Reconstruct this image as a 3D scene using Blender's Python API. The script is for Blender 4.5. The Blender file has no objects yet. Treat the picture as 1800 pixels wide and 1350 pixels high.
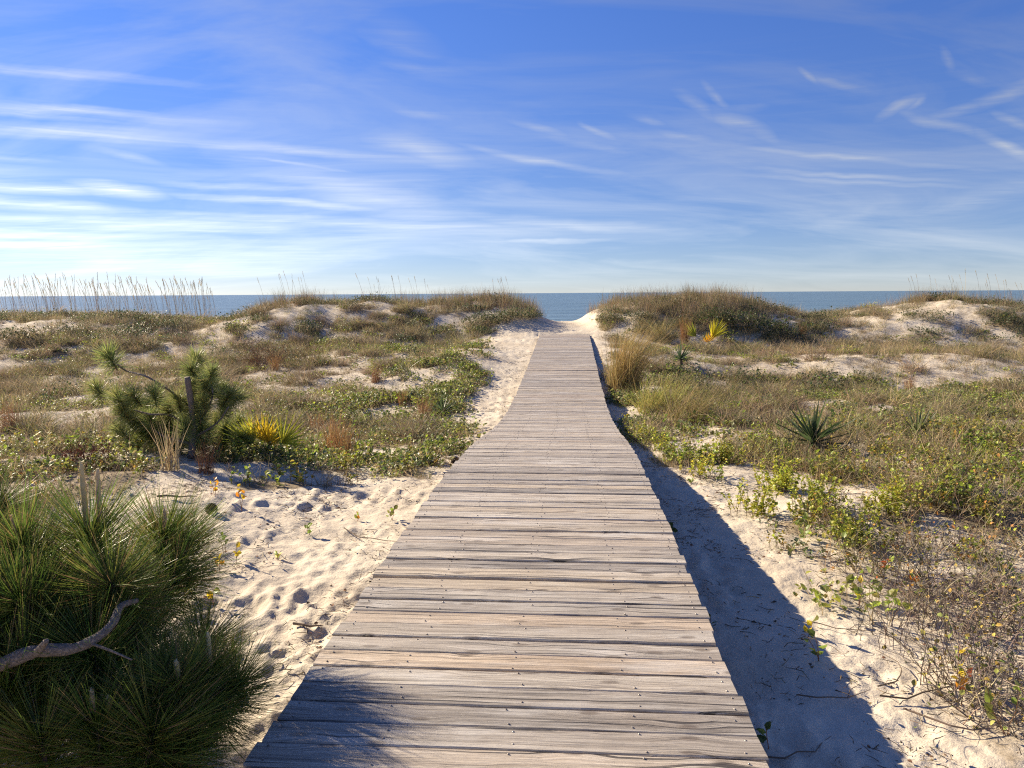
import bpy, math, random
import numpy as np
from mathutils import Matrix, Vector

random.seed(7)
RNG = np.random.default_rng(11)
R = math.radians
scene = bpy.context.scene
COL = scene.collection

# ------------------------------------------------------------------ camera
EYE = 1.64
FPX = 1352.0
PITCH = R(6.73)
ROLL = R(-0.35)
cam_data = bpy.data.cameras.new('camera')
cam = bpy.data.objects.new('camera', cam_data)
COL.objects.link(cam)
CAMROT = Matrix.Rotation(math.pi / 2 - PITCH, 4, 'X') @ Matrix.Rotation(ROLL, 4, 'Z')
cam.matrix_world = Matrix.Translation((0, 0, EYE)) @ CAMROT
cam_data.sensor_width = 36.0
cam_data.lens = FPX / 1800 * 36
cam_data.clip_start = 0.05
cam_data.clip_end = 90000
scene.camera = cam

# ------------------------------------------------------------------ light, sky, exposure
SUN_AZ = R(-56)        # measured clockwise from the walking direction
SUN_EL = R(27)
SUN_DIR = Vector((math.sin(SUN_AZ) * math.cos(SUN_EL), math.cos(SUN_AZ) * math.cos(SUN_EL), math.sin(SUN_EL)))
sun_data = bpy.data.lights.new('sun', 'SUN')
sun_data.energy = 3.4
sun_data.angle = R(0.55)
sun_data.color = (1.0, 0.855, 0.63)
sun = bpy.data.objects.new('sun', sun_data)
sun.rotation_euler = SUN_DIR.to_track_quat('Z', 'Y').to_euler()
sun.location = (-20, 20, 20)
COL.objects.link(sun)
scene.view_settings.view_transform = 'Standard'
scene.view_settings.look = 'None'
scene.view_settings.exposure = 1.75
scene.view_settings.gamma = 1.0
scene.cycles.use_denoising = False
scene.cycles.max_bounces = 6
scene.cycles.filter_width = 1.2
scene.cycles.transparent_max_bounces = 8
scene.cycles.sample_clamp_indirect = 6.0


def ray(px, py):
    """direction of the sight line through a point of the photograph (1800 x 1350)"""
    d = Vector(((px - 900) / FPX, -(py - 675) / FPX, -1.0))
    d = CAMROT.to_3x3() @ d
    return d.normalized()


def sky_angles(px, py):
    d = ray(px, py)
    return math.atan2(d.x, d.y), math.asin(d.z)


def build_world():
    w = bpy.data.worlds.new('World')
    scene.world = w
    w.use_nodes = True
    nt = w.node_tree
    N, L = nt.nodes, nt.links
    bg = N['Background']

    def node(t, **kw):
        n = N.new(t)
        for k, v in kw.items():
            setattr(n, k, v)
        return n

    def math_(op, a, b=None, clamp=False):
        n = node('ShaderNodeMath', operation=op, use_clamp=clamp)
        for i, v in enumerate((a, b)):
            if v is None:
                continue
            if isinstance(v, (int, float)):
                n.inputs[i].default_value = v
            else:
                L.new(v, n.inputs[i])
        return n.outputs[0]

    sky = node('ShaderNodeTexSky', sky_type='NISHITA', sun_disc=False, sun_elevation=SUN_EL,
               sun_rotation=SUN_AZ, altitude=0.0, air_density=0.62, dust_density=0.03, ozone_density=4.0)
    tc = node('ShaderNodeTexCoord')
    sep = node('ShaderNodeSeparateXYZ')
    L.new(tc.outputs['Generated'], sep.inputs[0])
    X, Y, Z = sep.outputs
    az = math_('ARCTAN2', X, Y)
    el = math_('ARCSINE', Z)
    # gentle bending of the streaks
    comb = node('ShaderNodeCombineXYZ')
    L.new(az, comb.inputs[0])
    L.new(el, comb.inputs[1])
    wob = node('ShaderNodeTexNoise')
    wob.inputs['Scale'].default_value = 9
    wob.inputs['Detail'].default_value = 5
    L.new(comb.outputs[0], wob.inputs['Vector'])
    wsub = node('ShaderNodeVectorMath', operation='SUBTRACT')
    L.new(wob.outputs['Color'], wsub.inputs[0])
    wsub.inputs[1].default_value = (.5, .5, .5)
    wmul = node('ShaderNodeVectorMath', operation='MULTIPLY')
    L.new(wsub.outputs[0], wmul.inputs[0])
    wmul.inputs[1].default_value = (.06, .016, 0)
    wadd = node('ShaderNodeVectorMath', operation='ADD')
    L.new(comb.outputs[0], wadd.inputs[0])
    L.new(wmul.outputs[0], wadd.inputs[1])
    # cirrus streaks and old contrails: (x0, y0, x1, y1, half width, strength)
    streaks = [
        (-260, 82, 350, 148, 11, .55), (-300, 150, 445, 218, 12, .6), (-100, 182, 210, 217, 7, .35),
        (-300, 200, 420, 246, 17, .6), (180, 226, 860, 292, 12, .55), (140, 258, 290, 290, 9, .4),
        (395, 270, 630, 306, 5, .5), (-300, 312, 330, 336, 14, .7), (110, 322, 310, 344, 17, 1.0),
        (240, 334, 740, 372, 9, .75), (-300, 330, 310, 378, 17, .75), (140, 366, 1060, 404, 14, .6),
        (380, 265, 930, 425, 40, .42), (640, 238, 830, 290, 32, .6), (640, 258, 780, 280, 10, .35),
        (800, 252, 1100, 310, 9, .5), (610, 10, 800, 110, 40, .22), (640, 62, 800, 104, 14, .3), (660, 102, 820, 132, 14, .28),
        (840, 424, 1095, 420, 6, .8), (740, 375, 1260, 412, 14, .5), (690, 190, 790, 210, 10, .25),
        (1180, 152, 1275, 212, 14, .45), (1228, 140, 1296, 204, 10, .45), (1240, 186, 1365, 250, 18, .5), (1260, 196, 1345, 190, 10, .3),
        (1404, 122, 1445, 150, 8, .45), (1425, 138, 1530, 160, 9, .45),
        (1536, 212, 1632, 158, 13, .5), (1590, 192, 1720, 240, 11, .5), (1680, 220, 1860, 300, 13, .6), (1605, 190, 1630, 158, 9, .4),
        (1630, 203, 1740, 176, 11, .45), (1690, 190, 1880, 122, 16, .5), (1740, 190, 1860, 245, 10, .4),
        (1270, 256, 1730, 300, 7, .4), (1290, 296, 1700, 322, 6, .45), (1280, 308, 1720, 332, 6, .45),
        (1636, 76, 1668, 130, 9, .28), (1650, 120, 1760, 150, 10, .28), (1560, 392, 1900, 305, 26, .32),
        (1440, 400, 1620, 340, 20, .22), (1100, 200, 1170, 216, 9, .3), (1010, 214, 1070, 246, 8, .4), (1150, 226, 1260, 246, 8, .3),
        (900, 214, 990, 236, 8, .35), (960, 240, 1090, 270, 9, .3),
        (-400, 372, 620, 398, 20, .75), (-400, 396, 420, 418, 18, .85), (-400, 430, 330, 426, 16, .8),
        (380, 404, 1100, 398, 22, .4), (-300, 280, 120, 304, 14, .3), (-100, 270, 110, 285, 7, .3),
        (240, 318, 560, 334, 9, .45), (1380, 320, 1900, 470, 60, .16), (-500, 455, 760, 440, 60, .45),
    ]
    total = None
    for x0, y0, x1, y1, hw, s in streaks:
        a0, e0 = sky_angles(x0, y0)
        a1, e1 = sky_angles(x1, y1)
        th = math.atan2(e1 - e0, a1 - a0)
        mp = node('ShaderNodeMapping', vector_type='TEXTURE')
        mp.inputs['Location'].default_value = ((a0 + a1) / 2, (e0 + e1) / 2, 0)
        mp.inputs['Rotation'].default_value = (0, 0, th)
        mp.inputs['Scale'].default_value = (math.hypot(a1 - a0, e1 - e0) / 2 * 1.1, hw / FPX * .85, 1)
        L.new(wadd.outputs[0], mp.inputs['Vector'])
        g = node('ShaderNodeTexGradient', gradient_type='SPHERICAL')
        L.new(mp.outputs[0], g.inputs[0])
        v = math_('MULTIPLY', math_('POWER', g.outputs['Fac'], 1.0), s * 1.02)
        total = v if total is None else math_('MAXIMUM', total, v)
    # fibres inside the streaks and faint veil everywhere, on a high flat layer
    zc = math_('ADD', math_('MAXIMUM', Z, 0.0), 0.06)
    plane = node('ShaderNodeCombineXYZ')
    L.new(math_('DIVIDE', X, zc), plane.inputs[0])
    L.new(math_('DIVIDE', Y, zc), plane.inputs[1])
    mp = node('ShaderNodeMapping')
    mp.inputs['Rotation'].default_value = (0, 0, R(35))
    mp.inputs['Scale'].default_value = (0.5, 3.2, 1)
    L.new(plane.outputs[0], mp.inputs['Vector'])
    fib = node('ShaderNodeTexNoise')
    fib.inputs['Scale'].default_value = 1.6
    fib.inputs['Detail'].default_value = 7
    fib.inputs['Roughness'].default_value = .62
    fib.inputs['Distortion'].default_value = .7
    L.new(mp.outputs[0], fib.inputs['Vector'])
    fr = node('ShaderNodeMapRange')
    fr.inputs['From Min'].default_value = .3
    fr.inputs['From Max'].default_value = .7
    fr.inputs['To Min'].default_value = .45
    fr.inputs['To Max'].default_value = 1.15
    L.new(fib.outputs['Fac'], fr.inputs['Value'])
    veil = node('ShaderNodeMapRange')
    veil.inputs['From Min'].default_value = .40
    veil.inputs['From Max'].default_value = .80
    veil.inputs['To Max'].default_value = .42
    zc2 = math_('ADD', math_('MAXIMUM', Z, 0.0), 0.22)
    plane2 = node('ShaderNodeCombineXYZ')
    L.new(math_('DIVIDE', X, zc2), plane2.inputs[0])
    L.new(math_('DIVIDE', Y, zc2), plane2.inputs[1])
    mp2 = node('ShaderNodeMapping')
    mp2.inputs['Rotation'].default_value = (0, 0, R(-28))
    mp2.inputs['Scale'].default_value = (.8, 2.0, 1)
    L.new(plane2.outputs[0], mp2.inputs['Vector'])
    vn = node('ShaderNodeTexNoise')
    vn.inputs['Scale'].default_value = 1.15
    vn.inputs['Detail'].default_value = 6
    vn.inputs['Roughness'].default_value = .58
    vn.inputs['Distortion'].default_value = 1.0
    L.new(mp2.outputs[0], vn.inputs['Vector'])
    L.new(vn.outputs['Fac'], veil.inputs['Value'])
    # fine strands running along the wind
    st = node('ShaderNodeMapping')
    st.inputs['Rotation'].default_value = (0, 0, R(7))
    st.inputs['Scale'].default_value = (3.2, 120, 1)
    L.new(comb.outputs[0], st.inputs['Vector'])
    sn = node('ShaderNodeTexNoise')
    sn.inputs['Scale'].default_value = 1.0
    sn.inputs['Detail'].default_value = 6
    sn.inputs['Roughness'].default_value = .65
    sn.inputs['Distortion'].default_value = .4
    L.new(st.outputs[0], sn.inputs['Vector'])
    sr = node('ShaderNodeMapRange')
    sr.inputs['From Min'].default_value = .34
    sr.inputs['From Max'].default_value = .66
    sr.inputs['To Min'].default_value = .5
    sr.inputs['To Max'].default_value = 1.2
    L.new(sn.outputs['Fac'], sr.inputs['Value'])
    cov = math_('MULTIPLY', math_('MULTIPLY', total, fr.outputs[0]), sr.outputs[0])
    # faint long strands low in the sky
    lowband = math_('MULTIPLY', math_('MULTIPLY', math_('SUBTRACT', sr.outputs[0], .85), .16), math_('SUBTRACT', 1.0, math_('MULTIPLY', math_('ABSOLUTE', math_('SUBTRACT', el, .16)), 6.0), clamp=True), clamp=True)
    cov = math_('ADD', cov, lowband)
    cov = math_('ADD', cov, veil.outputs[0], clamp=True)
    cov = math_('MULTIPLY', cov, math_('GREATER_THAN', Z, -.01))
    # the camera's richer blue, then clouds as bright, almost neutral sky light
    hs = node('ShaderNodeVectorMath', operation='MULTIPLY')
    # haze low over the sea mutes the sky, clear air above keeps it deep blue
    hz = node('ShaderNodeMapRange', interpolation_type='SMOOTHSTEP')
    hz.inputs['From Min'].default_value = -.02
    hz.inputs['From Max'].default_value = .42
    L.new(el, hz.inputs['Value'])
    ht = node('ShaderNodeMix', data_type='RGBA')
    L.new(hz.outputs[0], ht.inputs[0])
    ht.inputs[6].default_value = (.64, .575, .60, 1)
    ht.inputs[7].default_value = (.62, .78, 1.14, 1)
    L.new(ht.outputs[2], hs.inputs[1])
    L.new(sky.outputs[0], hs.inputs[0])
    cs = node('ShaderNodeHueSaturation')
    cs.inputs['Saturation'].default_value = .24
    cs.inputs['Value'].default_value = .86
    L.new(sky.outputs[0], cs.inputs['Color'])
    mix = node('ShaderNodeMix', data_type='RGBA')
    L.new(cov, mix.inputs[0])
    L.new(hs.outputs[0], mix.inputs[6])
    L.new(cs.outputs[0], mix.inputs[7])
    L.new(mix.outputs[2], bg.inputs['Color'])
    bg.inputs['Strength'].default_value = 0.05


build_world()

# ------------------------------------------------------------------ helpers


def tag(o, label=None, cat=None, group=None, kind=None):
    for k, v in (('label', label), ('category', cat), ('group', group), ('kind', kind)):
        if v:
            o[k] = v
    return o


def empty(name, loc, label, cat, group=None, rz=0.0):
    o = bpy.data.objects.new(name, None)
    o.empty_display_size = .1
    o.location = loc
    o.rotation_euler = (0, 0, rz)
    COL.objects.link(o)
    return tag(o, label, cat, group)


def link(name, me, parent=None, collection=None):
    o = bpy.data.objects.new(name, me)
    (collection or COL).objects.link(o)
    if parent is not None:
        o.parent = parent
    return o


def hash2(ix, iy, seed=0):
    h = (ix.astype(np.int64) * 374761393 + iy.astype(np.int64) * 668265263 + seed * 1274126177) & 0xffffffff
    h = ((h ^ (h >> 13)) * 1274126177) & 0xffffffff
    h = (h ^ (h >> 16)) & 0xffffffff
    return h / 4294967295.0


def vnoise(x, y, seed=0):
    ix, iy = np.floor(x), np.floor(y)
    fx, fy = x - ix, y - iy
    fx = fx * fx * fx * (fx * (fx * 6 - 15) + 10)
    fy = fy * fy * fy * (fy * (fy * 6 - 15) + 10)
    a = hash2(ix, iy, seed)
    b = hash2(ix + 1, iy, seed)
    c = hash2(ix, iy + 1, seed)
    d = hash2(ix + 1, iy + 1, seed)
    return (a + (b - a) * fx) * (1 - fy) + (c + (d - c) * fx) * fy


def fbm(x, y, octs=4, seed=0, gain=.5):
    s, a, t = 0.0, 1.0, 0.0
    for i in range(octs):
        s = s + a * vnoise(x * 2 ** i + 17.3 * i, y * 2 ** i - 9.1 * i, seed + i)
        t += a
        a *= gain
    return s / t


def sstep(a, b, x):
    t = np.clip((x - a) / (b - a), 0, 1)
    return t * t * (3 - 2 * t)


def smooth_interp(x, xs, ys):
    """cosine-eased interpolation through a table"""
    xs, ys = np.asarray(xs, float), np.asarray(ys, float)
    m = np.gradient(ys, xs)
    i = np.clip(np.searchsorted(xs, x) - 1, 0, len(xs) - 2)
    h = xs[i + 1] - xs[i]
    t = np.clip((x - xs[i]) / h, 0, 1)
    return ((2 * t**3 - 3 * t**2 + 1) * ys[i] + (t**3 - 2 * t**2 + t) * h * m[i]
            + (-2 * t**3 + 3 * t**2) * ys[i + 1] + (t**3 - t**2) * h * m[i + 1])


# ------------------------------------------------------------------ terrain
DECK_HALF = .915
DY = [-6, 0, 2.7, 6, 7.5, 9, 11, 13.2, 15, 17.4, 21.7, 25, 28.6, 32]
DZ = [0, 0, 0, .01, -.03, -.13, -.33, -.47, -.49, -.42, -.23, -.07, .10, .22]


def deck_x(y):
    return -.225 + .0765 * y


def deck_z(y):
    return smooth_interp(np.asarray(y, float), DY, DZ)


BASE_Y = [-40, 0, 4, 7, 9, 11, 13.2, 17.4, 21.7, 25, 28.4, 31, 34, 38, 44, 52, 70, 120, 200]
BASE_Z = [-.5, -.5, -.46, -.46, -.5, -.63, -.75, -.68, -.46, -.2, .06, .26, .36, .0, -.9, -1.55, -2.3, -4.5, -8]
RID_X = [-60, -45, -34, -28, -22, -17, -12.7, -10.4, -9, -7.3, -4.9, -2.4, -.5, .5, 1.3, 1.9, 2.4, 2.95, 3.5, 4.3, 6.1, 8.5, 10.5, 12, 14.1, 16.1, 18, 20, 22, 28, 36, 48, 60]
RID_Z = [.9, 1.2, .8, 1.1, .74, .66, .52, .95, 1.22, 1.26, 1.22, 1.22, 1.26, 1.0, .62, .40, .36, .42, .80, 1.08, 1.22, 1.24, .95, .5, .5, .85, 1.24, 1.05, .78, 1.2, .8, 1.3, .9]


def sand_left(y):
    return np.interp(y, [0, 3, 5, 6.2, 7.2, 8.0, 8.8, 10, 13, 17, 21, 25, 28, 32, 36], [3.2, 3.2, 4.0, 4.2, 3.6, 2.0, .6, .45, .75, 1.1, 1.5, 1.9, 2.4, 1.6, 1.2])


def sand_right(y):
    return np.interp(y, [0, 2.7, 4.8, 6.5, 8.4, 9.8, 13, 20, 24, 27, 30, 36], [1.8, 1.5, 1.15, 1.1, .95, .5, .22, .4, .6, .7, .5, .6])


def height(x, y):
    x, y = np.asarray(x, float), np.asarray(y, float)
    dx = x - deck_x(y)
    z = smooth_interp(y, BASE_Y, BASE_Z)
    off = sstep(1.2, 4.0, np.abs(dx))
    inland = sstep(48, 36, y)
    n = fbm(x * .22, y * .22, 3, 3) - .5
    n2 = fbm(x * .7 + 40, y * .7, 3, 5) - .5
    z = z + off * inland * (n * .55 + n2 * .22)
    z = z + .22 * sstep(2.5, 7, dx) * sstep(14, 8, y) * inland
    # swells in the hollow behind the dunes
    z = z + .42 * np.exp(-((x - 11) / 6.5) ** 2 - ((y - 22.5) / 2.3) ** 2)
    z = z + .30 * np.exp(-((x + 2.6) / 2.6) ** 2 - ((y - 22.5) / 2.6) ** 2)
    z = z + .35 * np.exp(-((x + 15) / 6) ** 2 - ((y - 27) / 2.5) ** 2)
    hol = sstep(2.2, 5.0, np.abs(dx)) * sstep(15, 21, y) * sstep(31.5, 27.5, y)
    z = z - hol * .34
    # the foredune ridge, cut by the path
    wob = (fbm(x * .12, x * 0 + 3.3, 2, 9) - .5) * 5
    ry = 33.2 + wob * sstep(2, 6, np.abs(x - 2.2))
    rz = smooth_interp(x, RID_X, RID_Z)
    wf = np.where(y < ry, 2.3 + 1.9 * fbm(x * .3, y * 0 + 7.7, 2, 12), 3.6)
    b = np.exp(-np.abs((y - ry) / wf) ** 2.3)
    z = z + b * (np.maximum(rz + n2 * .40 * off, z) - z)
    return z


def sand_zone(x, y):
    """1 on open trodden sand beside the boardwalk and on the path"""
    dx = x - deck_x(y)
    nz = (fbm(x * 1.3, y * 1.3, 3, 21) - .5) * .9
    l = sstep(.15, -.25, (-dx - DECK_HALF) - sand_left(y) * (1 + nz * .7) + 0 * nz)
    r = sstep(.15, -.25, (dx - DECK_HALF) - sand_right(y) * (1 + nz * .6))
    m = np.where(dx < 0, l, r)
    return m * sstep(60, 50, y)


def bare_zone(x, y):
    """1 where dune sand lies bare, 0 under plants"""
    n = fbm(x * .42 + 9, y * .5, 4, 31)
    b = .75 * sstep(.57, .66, n)
    # bare flanks of dunes
    def blob(cx, cy, rx, ry_, s=1.0):
        q = ((x - cx) / rx) ** 2 + ((y - cy) / ry_) ** 2 + (fbm(x * .9, y * .9, 3, 41) - .5) * 1.6
        return s * sstep(1.15, .6, q)
    for a in ((15.4, 30.0, 3.8, 1.8), (18.3, 31.4, 2.2, 1.2), (11.5, 21.0, 4.5, 1.5), (7.2, 21.4, 2.6, .8), (15.5, 20.0, 3.0, 1.3),
              (-8.0, 31.0, 1.9, 1.8), (-6.2, 31.6, 1.5, 1.2), (-18.5, 30.0, 2.6, 1.8), (-13.0, 30.0, 2.0, 1.4), (-1.7, 30.5, 1.3, 1.0),
              (-4.6, 22.0, 1.8, .7), (-2.4, 19.0, 1.4, .45), (-11.2, 19.5, 2.2, .9), (-9.5, 14.5, 2.2, .7), (-12.5, 22, 2.0, .8), (-8.6, 17.0, 1.4, .6),
              (5.6, 16.6, 1.9, .5), (3.9, 14.3, 1.2, .3), (6.9, 7.3, 1.4, .9), (7.9, 8.6, 1.6, 1.1), (6.0, 5.9, 1.2, .6),
              (8.8, 29.2, 1.0, .5)):
        b = np.maximum(b, blob(*a))
    # the foot trail crossing to the left
    ty = 9.1 + .25 * np.sin(x * .7)
    b = np.maximum(b, sstep(.55, .2, np.abs(y - ty) / 1.0) * sstep(-1.0, -2.5, x) * sstep(-9.5, -7, x))
    b = b * (1 - .85 * sstep(.9, .3, np.abs((y - 12.5) / 4.0)) * sstep(-.5, -1.2, x - deck_x(y)) * sstep(-6.5, -5.0, x))
    return np.clip(b, 0, 1)


def patch(x, y):
    """plants grow in clumps: 1 inside a clump, less in the gaps"""
    n = fbm(x * 1.15 + 5, y * 1.15, 4, 77, .6)
    n = n + .25 * (fbm(x * .3, y * .3, 2, 78) - .5)
    return .05 + .95 * sstep(.43, .515, n)


def pits(x, y):
    """trodden footprints: overlapping hollows with soft rims"""
    z = np.zeros_like(x)
    for cell, dep, sd in ((.30, .024, 71), (.21, .022, 83), (.125, .013, 97), (.07, .005, 61)):
        gx, gy = np.floor(x / cell), np.floor(y / cell)
        for ox in (-1, 0, 1):
            for oy in (-1, 0, 1):
                cx, cy = gx + ox, gy + oy
                jx = (cx + .15 + .7 * hash2(cx, cy, sd)) * cell
                jy = (cy + .15 + .7 * hash2(cx, cy, sd + 1)) * cell
                th = (hash2(cx, cy, sd + 2) - .5) * 1.8
                k = hash2(cx, cy, sd + 3)
                ux = (x - jx) * np.cos(th) + (y - jy) * np.sin(th)
                uy = -(x - jx) * np.sin(th) + (y - jy) * np.cos(th)
                q = (ux / (cell * .30)) ** 2 + (uy / (cell * .52)) ** 2
                z += np.where(k > .3, dep * k * (-np.exp(-q * 1.3) + .45 * np.exp(-(np.sqrt(q) - 1.35) ** 2 * 7)), 0)
    return z


def ground_point(px, py):
    d = ray(px, py)
    t = np.linspace(1.2, 70, 9000)
    x, y, z = d.x * t, d.y * t, EYE + d.z * t
    hit = np.nonzero(z <= height(x, y))[0]
    i = hit[0] if len(hit) else len(t) - 1
    return Vector((x[i], y[i], float(height(x[i], y[i]))))


def at(px, py, y):
    d = ray(px, py)
    return Vector((0, 0, EYE)) + d * (y / d.y)


# ------------------------------------------------------------------ materials
class Mat:
    def __init__(self, name):
        self.m = bpy.data.materials.new(name)
        self.m.use_nodes = True
        self.nt = self.m.node_tree
        self.N, self.L = self.nt.nodes, self.nt.links
        self.bsdf = self.N['Principled BSDF']
        self.out = self.N['Material Output']

    def n(self, t, props=None, **inp):
        nd = self.N.new(t)
        for k, v in (props or {}).items():
            setattr(nd, k, v)
        for k, v in inp.items():
            self.set(nd, k.replace('_', ' '), v)
        return nd

    def set(self, nd, key, v):
        s = nd.inputs[key]
        if isinstance(v, bpy.types.NodeSocket):
            self.L.new(v, s)
        else:
            s.default_value = v

    def math(self, op, a, b=0.0, clamp=False):
        nd = self.n('ShaderNodeMath', {'operation': op, 'use_clamp': clamp})
        self.set(nd, 0, a)
        self.set(nd, 1, b)
        return nd.outputs[0]

    def mix(self, f, a, b, blend='MIX'):
        nd = self.n('ShaderNodeMix', {'data_type': 'RGBA', 'blend_type': blend})
        self.set(nd, 0, f)
        self.set(nd, 6, a)
        self.set(nd, 7, b)
        return nd.outputs[2]

    def ramp(self, f, stops):
        nd = self.n('ShaderNodeValToRGB')
        self.set(nd, 0, f)
        cr = nd.color_ramp
        while len(cr.elements) < len(stops):
            cr.elements.new(.5)
        for e, (p, c) in zip(cr.elements, stops):
            e.position = p
            e.color = (*c, 1) if not isinstance(c, (int, float)) else (c, c, c, 1)
        return nd.outputs[0]

    def noise(self, vec, scale, detail=4, rough=.5, dist=0.0):
        nd = self.n('ShaderNodeTexNoise', None, Scale=scale, Detail=detail, Roughness=rough, Distortion=dist)
        if vec is not None:
            self.L.new(vec, nd.inputs['Vector'])
        return nd.outputs['Fac']

    def mapping(self, vec, scale=(1, 1, 1), loc=(0, 0, 0)):
        nd = self.n('ShaderNodeMapping')
        self.L.new(vec, nd.inputs['Vector'])
        nd.inputs['Scale'].default_value = scale
        self.set(nd, 'Location', loc)
        return nd.outputs[0]

    def bump(self, h, strength, dist):
        nd = self.n('ShaderNodeBump', None, Strength=strength, Distance=dist, Height=h)
        self.L.new(nd.outputs[0], self.bsdf.inputs['Normal'])


def sand_material():
    m = Mat('sand')
    co = m.n('ShaderNodeNewGeometry').outputs['Position']
    veg = m.n('ShaderNodeAttribute', {'attribute_name': 'litter'}).outputs['Fac']
    big = m.noise(co, .9, 4)
    mid = m.noise(co, 9, 5, .6)
    fine = m.noise(co, 160, 3, .6)
    base = m.ramp(big, [(.3, (.57, .49, .385)), (.7, (.70, .63, .52))])
    base = m.mix(m.math('MULTIPLY', mid, .30), base, (.46, .36, .25, 1))
    grain = m.ramp(fine, [(.25, .74), (.7, 1.1)])
    base = m.mix(1.0, base, grain, 'MULTIPLY')
    # crumbs of bark, shell and dead leaf
    vo = m.n('ShaderNodeTexVoronoi', {'feature': 'F1'}, Scale=22.0, Randomness=1.0)
    m.L.new(co, vo.inputs['Vector'])
    dn = m.math('ADD', vo.outputs['Distance'], m.math('MULTIPLY', m.noise(co, 70, 2), .25))
    speck = m.math('LESS_THAN', dn, .205)
    where = m.math('GREATER_THAN', m.math('ADD', m.noise(co, 1.7, 3), m.math('MULTIPLY', veg, .35)), .46)
    base = m.mix(m.math('MULTIPLY', m.math('MULTIPLY', speck, where), .8), base, (.10, .07, .045, 1))
    lit = m.ramp(m.noise(co, 35, 4, .7), [(.3, (.10, .075, .045)), (.55, (.24, .18, .11)), (.75, (.38, .31, .21))])
    f = m.math('ADD', veg, m.math('MULTIPLY', m.math('SUBTRACT', mid, .5), 1.2))
    f = m.ramp(f, [(.28, 0.0), (.75, .85)])
    base = m.mix(f, base, lit)
    m.L.new(base, m.bsdf.inputs['Base Color'])
    m.bsdf.inputs['Roughness'].default_value = .95
    m.bsdf.inputs['Specular IOR Level'].default_value = .15
    h = m.math('ADD', m.math('MULTIPLY', m.noise(co, 14, 5, .6), 1.0), m.math('MULTIPLY', fine, .12))
    m.bump(h, .55, .03)
    return m.m


def wood_material():
    m = Mat('weathered_plank_wood')
    co = m.n('ShaderNodeTexCoord').outputs['Object']
    rnd = m.n('ShaderNodeObjectInfo').outputs['Random']
    r2 = m.n('ShaderNodeTexWhiteNoise', {'noise_dimensions': '1D'})
    m.L.new(rnd, r2.inputs['W'])
    shift = m.n('ShaderNodeVectorMath', {'operation': 'SCALE'})
    m.L.new(r2.outputs['Color'], shift.inputs[0])
    shift.inputs['Scale'].default_value = 37.0
    add = m.n('ShaderNodeVectorMath', {'operation': 'ADD'})
    m.L.new(co, add.inputs[0])
    m.L.new(shift.outputs[0], add.inputs[1])
    p = add.outputs[0]
    # knots push the grain aside
    vo = m.n('ShaderNodeTexVoronoi', {'feature': 'F1', 'voronoi_dimensions': '2D'}, Scale=1.0, Randomness=1.0)
    m.L.new(m.mapping(p, (2.1, 5.5, 1)), vo.inputs['Vector'])
    kd = vo.outputs['Distance']
    knot = m.ramp(kd, [(.0, 1.0), (.34, 0.0)])
    sep = m.n('ShaderNodeSeparateXYZ')
    m.L.new(p, sep.inputs[0])
    warp = m.noise(m.mapping(p, (1.6, 3.0, 3.0)), 1.0, 3, .5)
    yy = m.math('ADD', sep.outputs[1], m.math('ADD', m.math('MULTIPLY', knot, .030), m.math('MULTIPLY', warp, .028)))
    cb = m.n('ShaderNodeCombineXYZ')
    m.L.new(sep.outputs[0], cb.inputs[0])
    m.L.new(yy, cb.inputs[1])
    m.L.new(sep.outputs[2], cb.inputs[2])
    g = cb.outputs[0]
    g1 = m.noise(m.mapping(g, (2.6, 130, 60)), 1.0, 6, .68)
    g2 = m.noise(m.mapping(g, (.8, 40, 20)), 1.0, 4, .6)
    g3 = m.noise(m.mapping(g, (6.0, 330, 90)), 1.0, 3, .6)
    blot = m.noise(m.mapping(p, (2.5, 9, 5)), 1.0, 4, .6)
    grain = m.math('ADD', m.math('MULTIPLY', g1, .62), m.math('MULTIPLY', g2, .38))
    c = m.ramp(grain, [(.32, (.088, .075, .064)), (.43, (.275, .24, .204)), (.51, (.44, .394, .34)), (.64, (.64, .595, .525))])
    tint = m.ramp(rnd, [(.0, (.72, .71, .72)), (.14, (1.08, 1.05, 1.0)), (.26, (.80, .79, .80)), (.38, (1.08, 1.0, .87)), (.50, (.90, .89, .88)),
                        (.62, (.62, .61, .62)), (.74, (1.14, 1.12, 1.08)), (.86, (.98, .92, .86)), (.94, (1.12, .98, .83)), (1.0, (.84, .83, .82))])
    c = m.mix(1.0, c, tint, 'MULTIPLY')
    c = m.mix(m.ramp(blot, [(.44, 0.0), (.72, .30)]), c, (.45, .37, .29, 1))
    worn = m.noise(m.mapping(p, (1.2, 5, 5), (5, 3, 0)), 1.0, 5, .65)
    c = m.mix(m.ramp(worn, [(.52, 0.0), (.72, .55)]), c, (.66, .635, .60, 1))
    c = m.mix(m.ramp(worn, [(.28, .45), (.42, 0.0)]), c, (.15, .135, .13, 1))
    core = m.ramp(kd, [(.0, 1.0), (.06, .9), (.10, 0.0)])
    c = m.mix(m.math('MULTIPLY', core, .6), c, (.10, .07, .05, 1))
    crack = m.math('MULTIPLY', m.ramp(m.noise(m.mapping(g, (.7, 60, 30), (3, 7, 1)), 1.0, 3, .5), [(.335, 1.0), (.375, 0.0)]), .9)
    c = m.mix(crack, c, (.035, .028, .026, 1))
    m.L.new(c, m.bsdf.inputs['Base Color'])
    m.bsdf.inputs['Roughness'].default_value = .6
    m.bsdf.inputs['Specular IOR Level'].default_value = .4
    h = m.math('ADD', m.math('MULTIPLY', grain, 1.1), m.math('MULTIPLY', g3, .35))
    h = m.math('SUBTRACT', h, m.math('MULTIPLY', crack, .9))
    m.bump(h, 1.0, .009)
    return m.m


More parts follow.
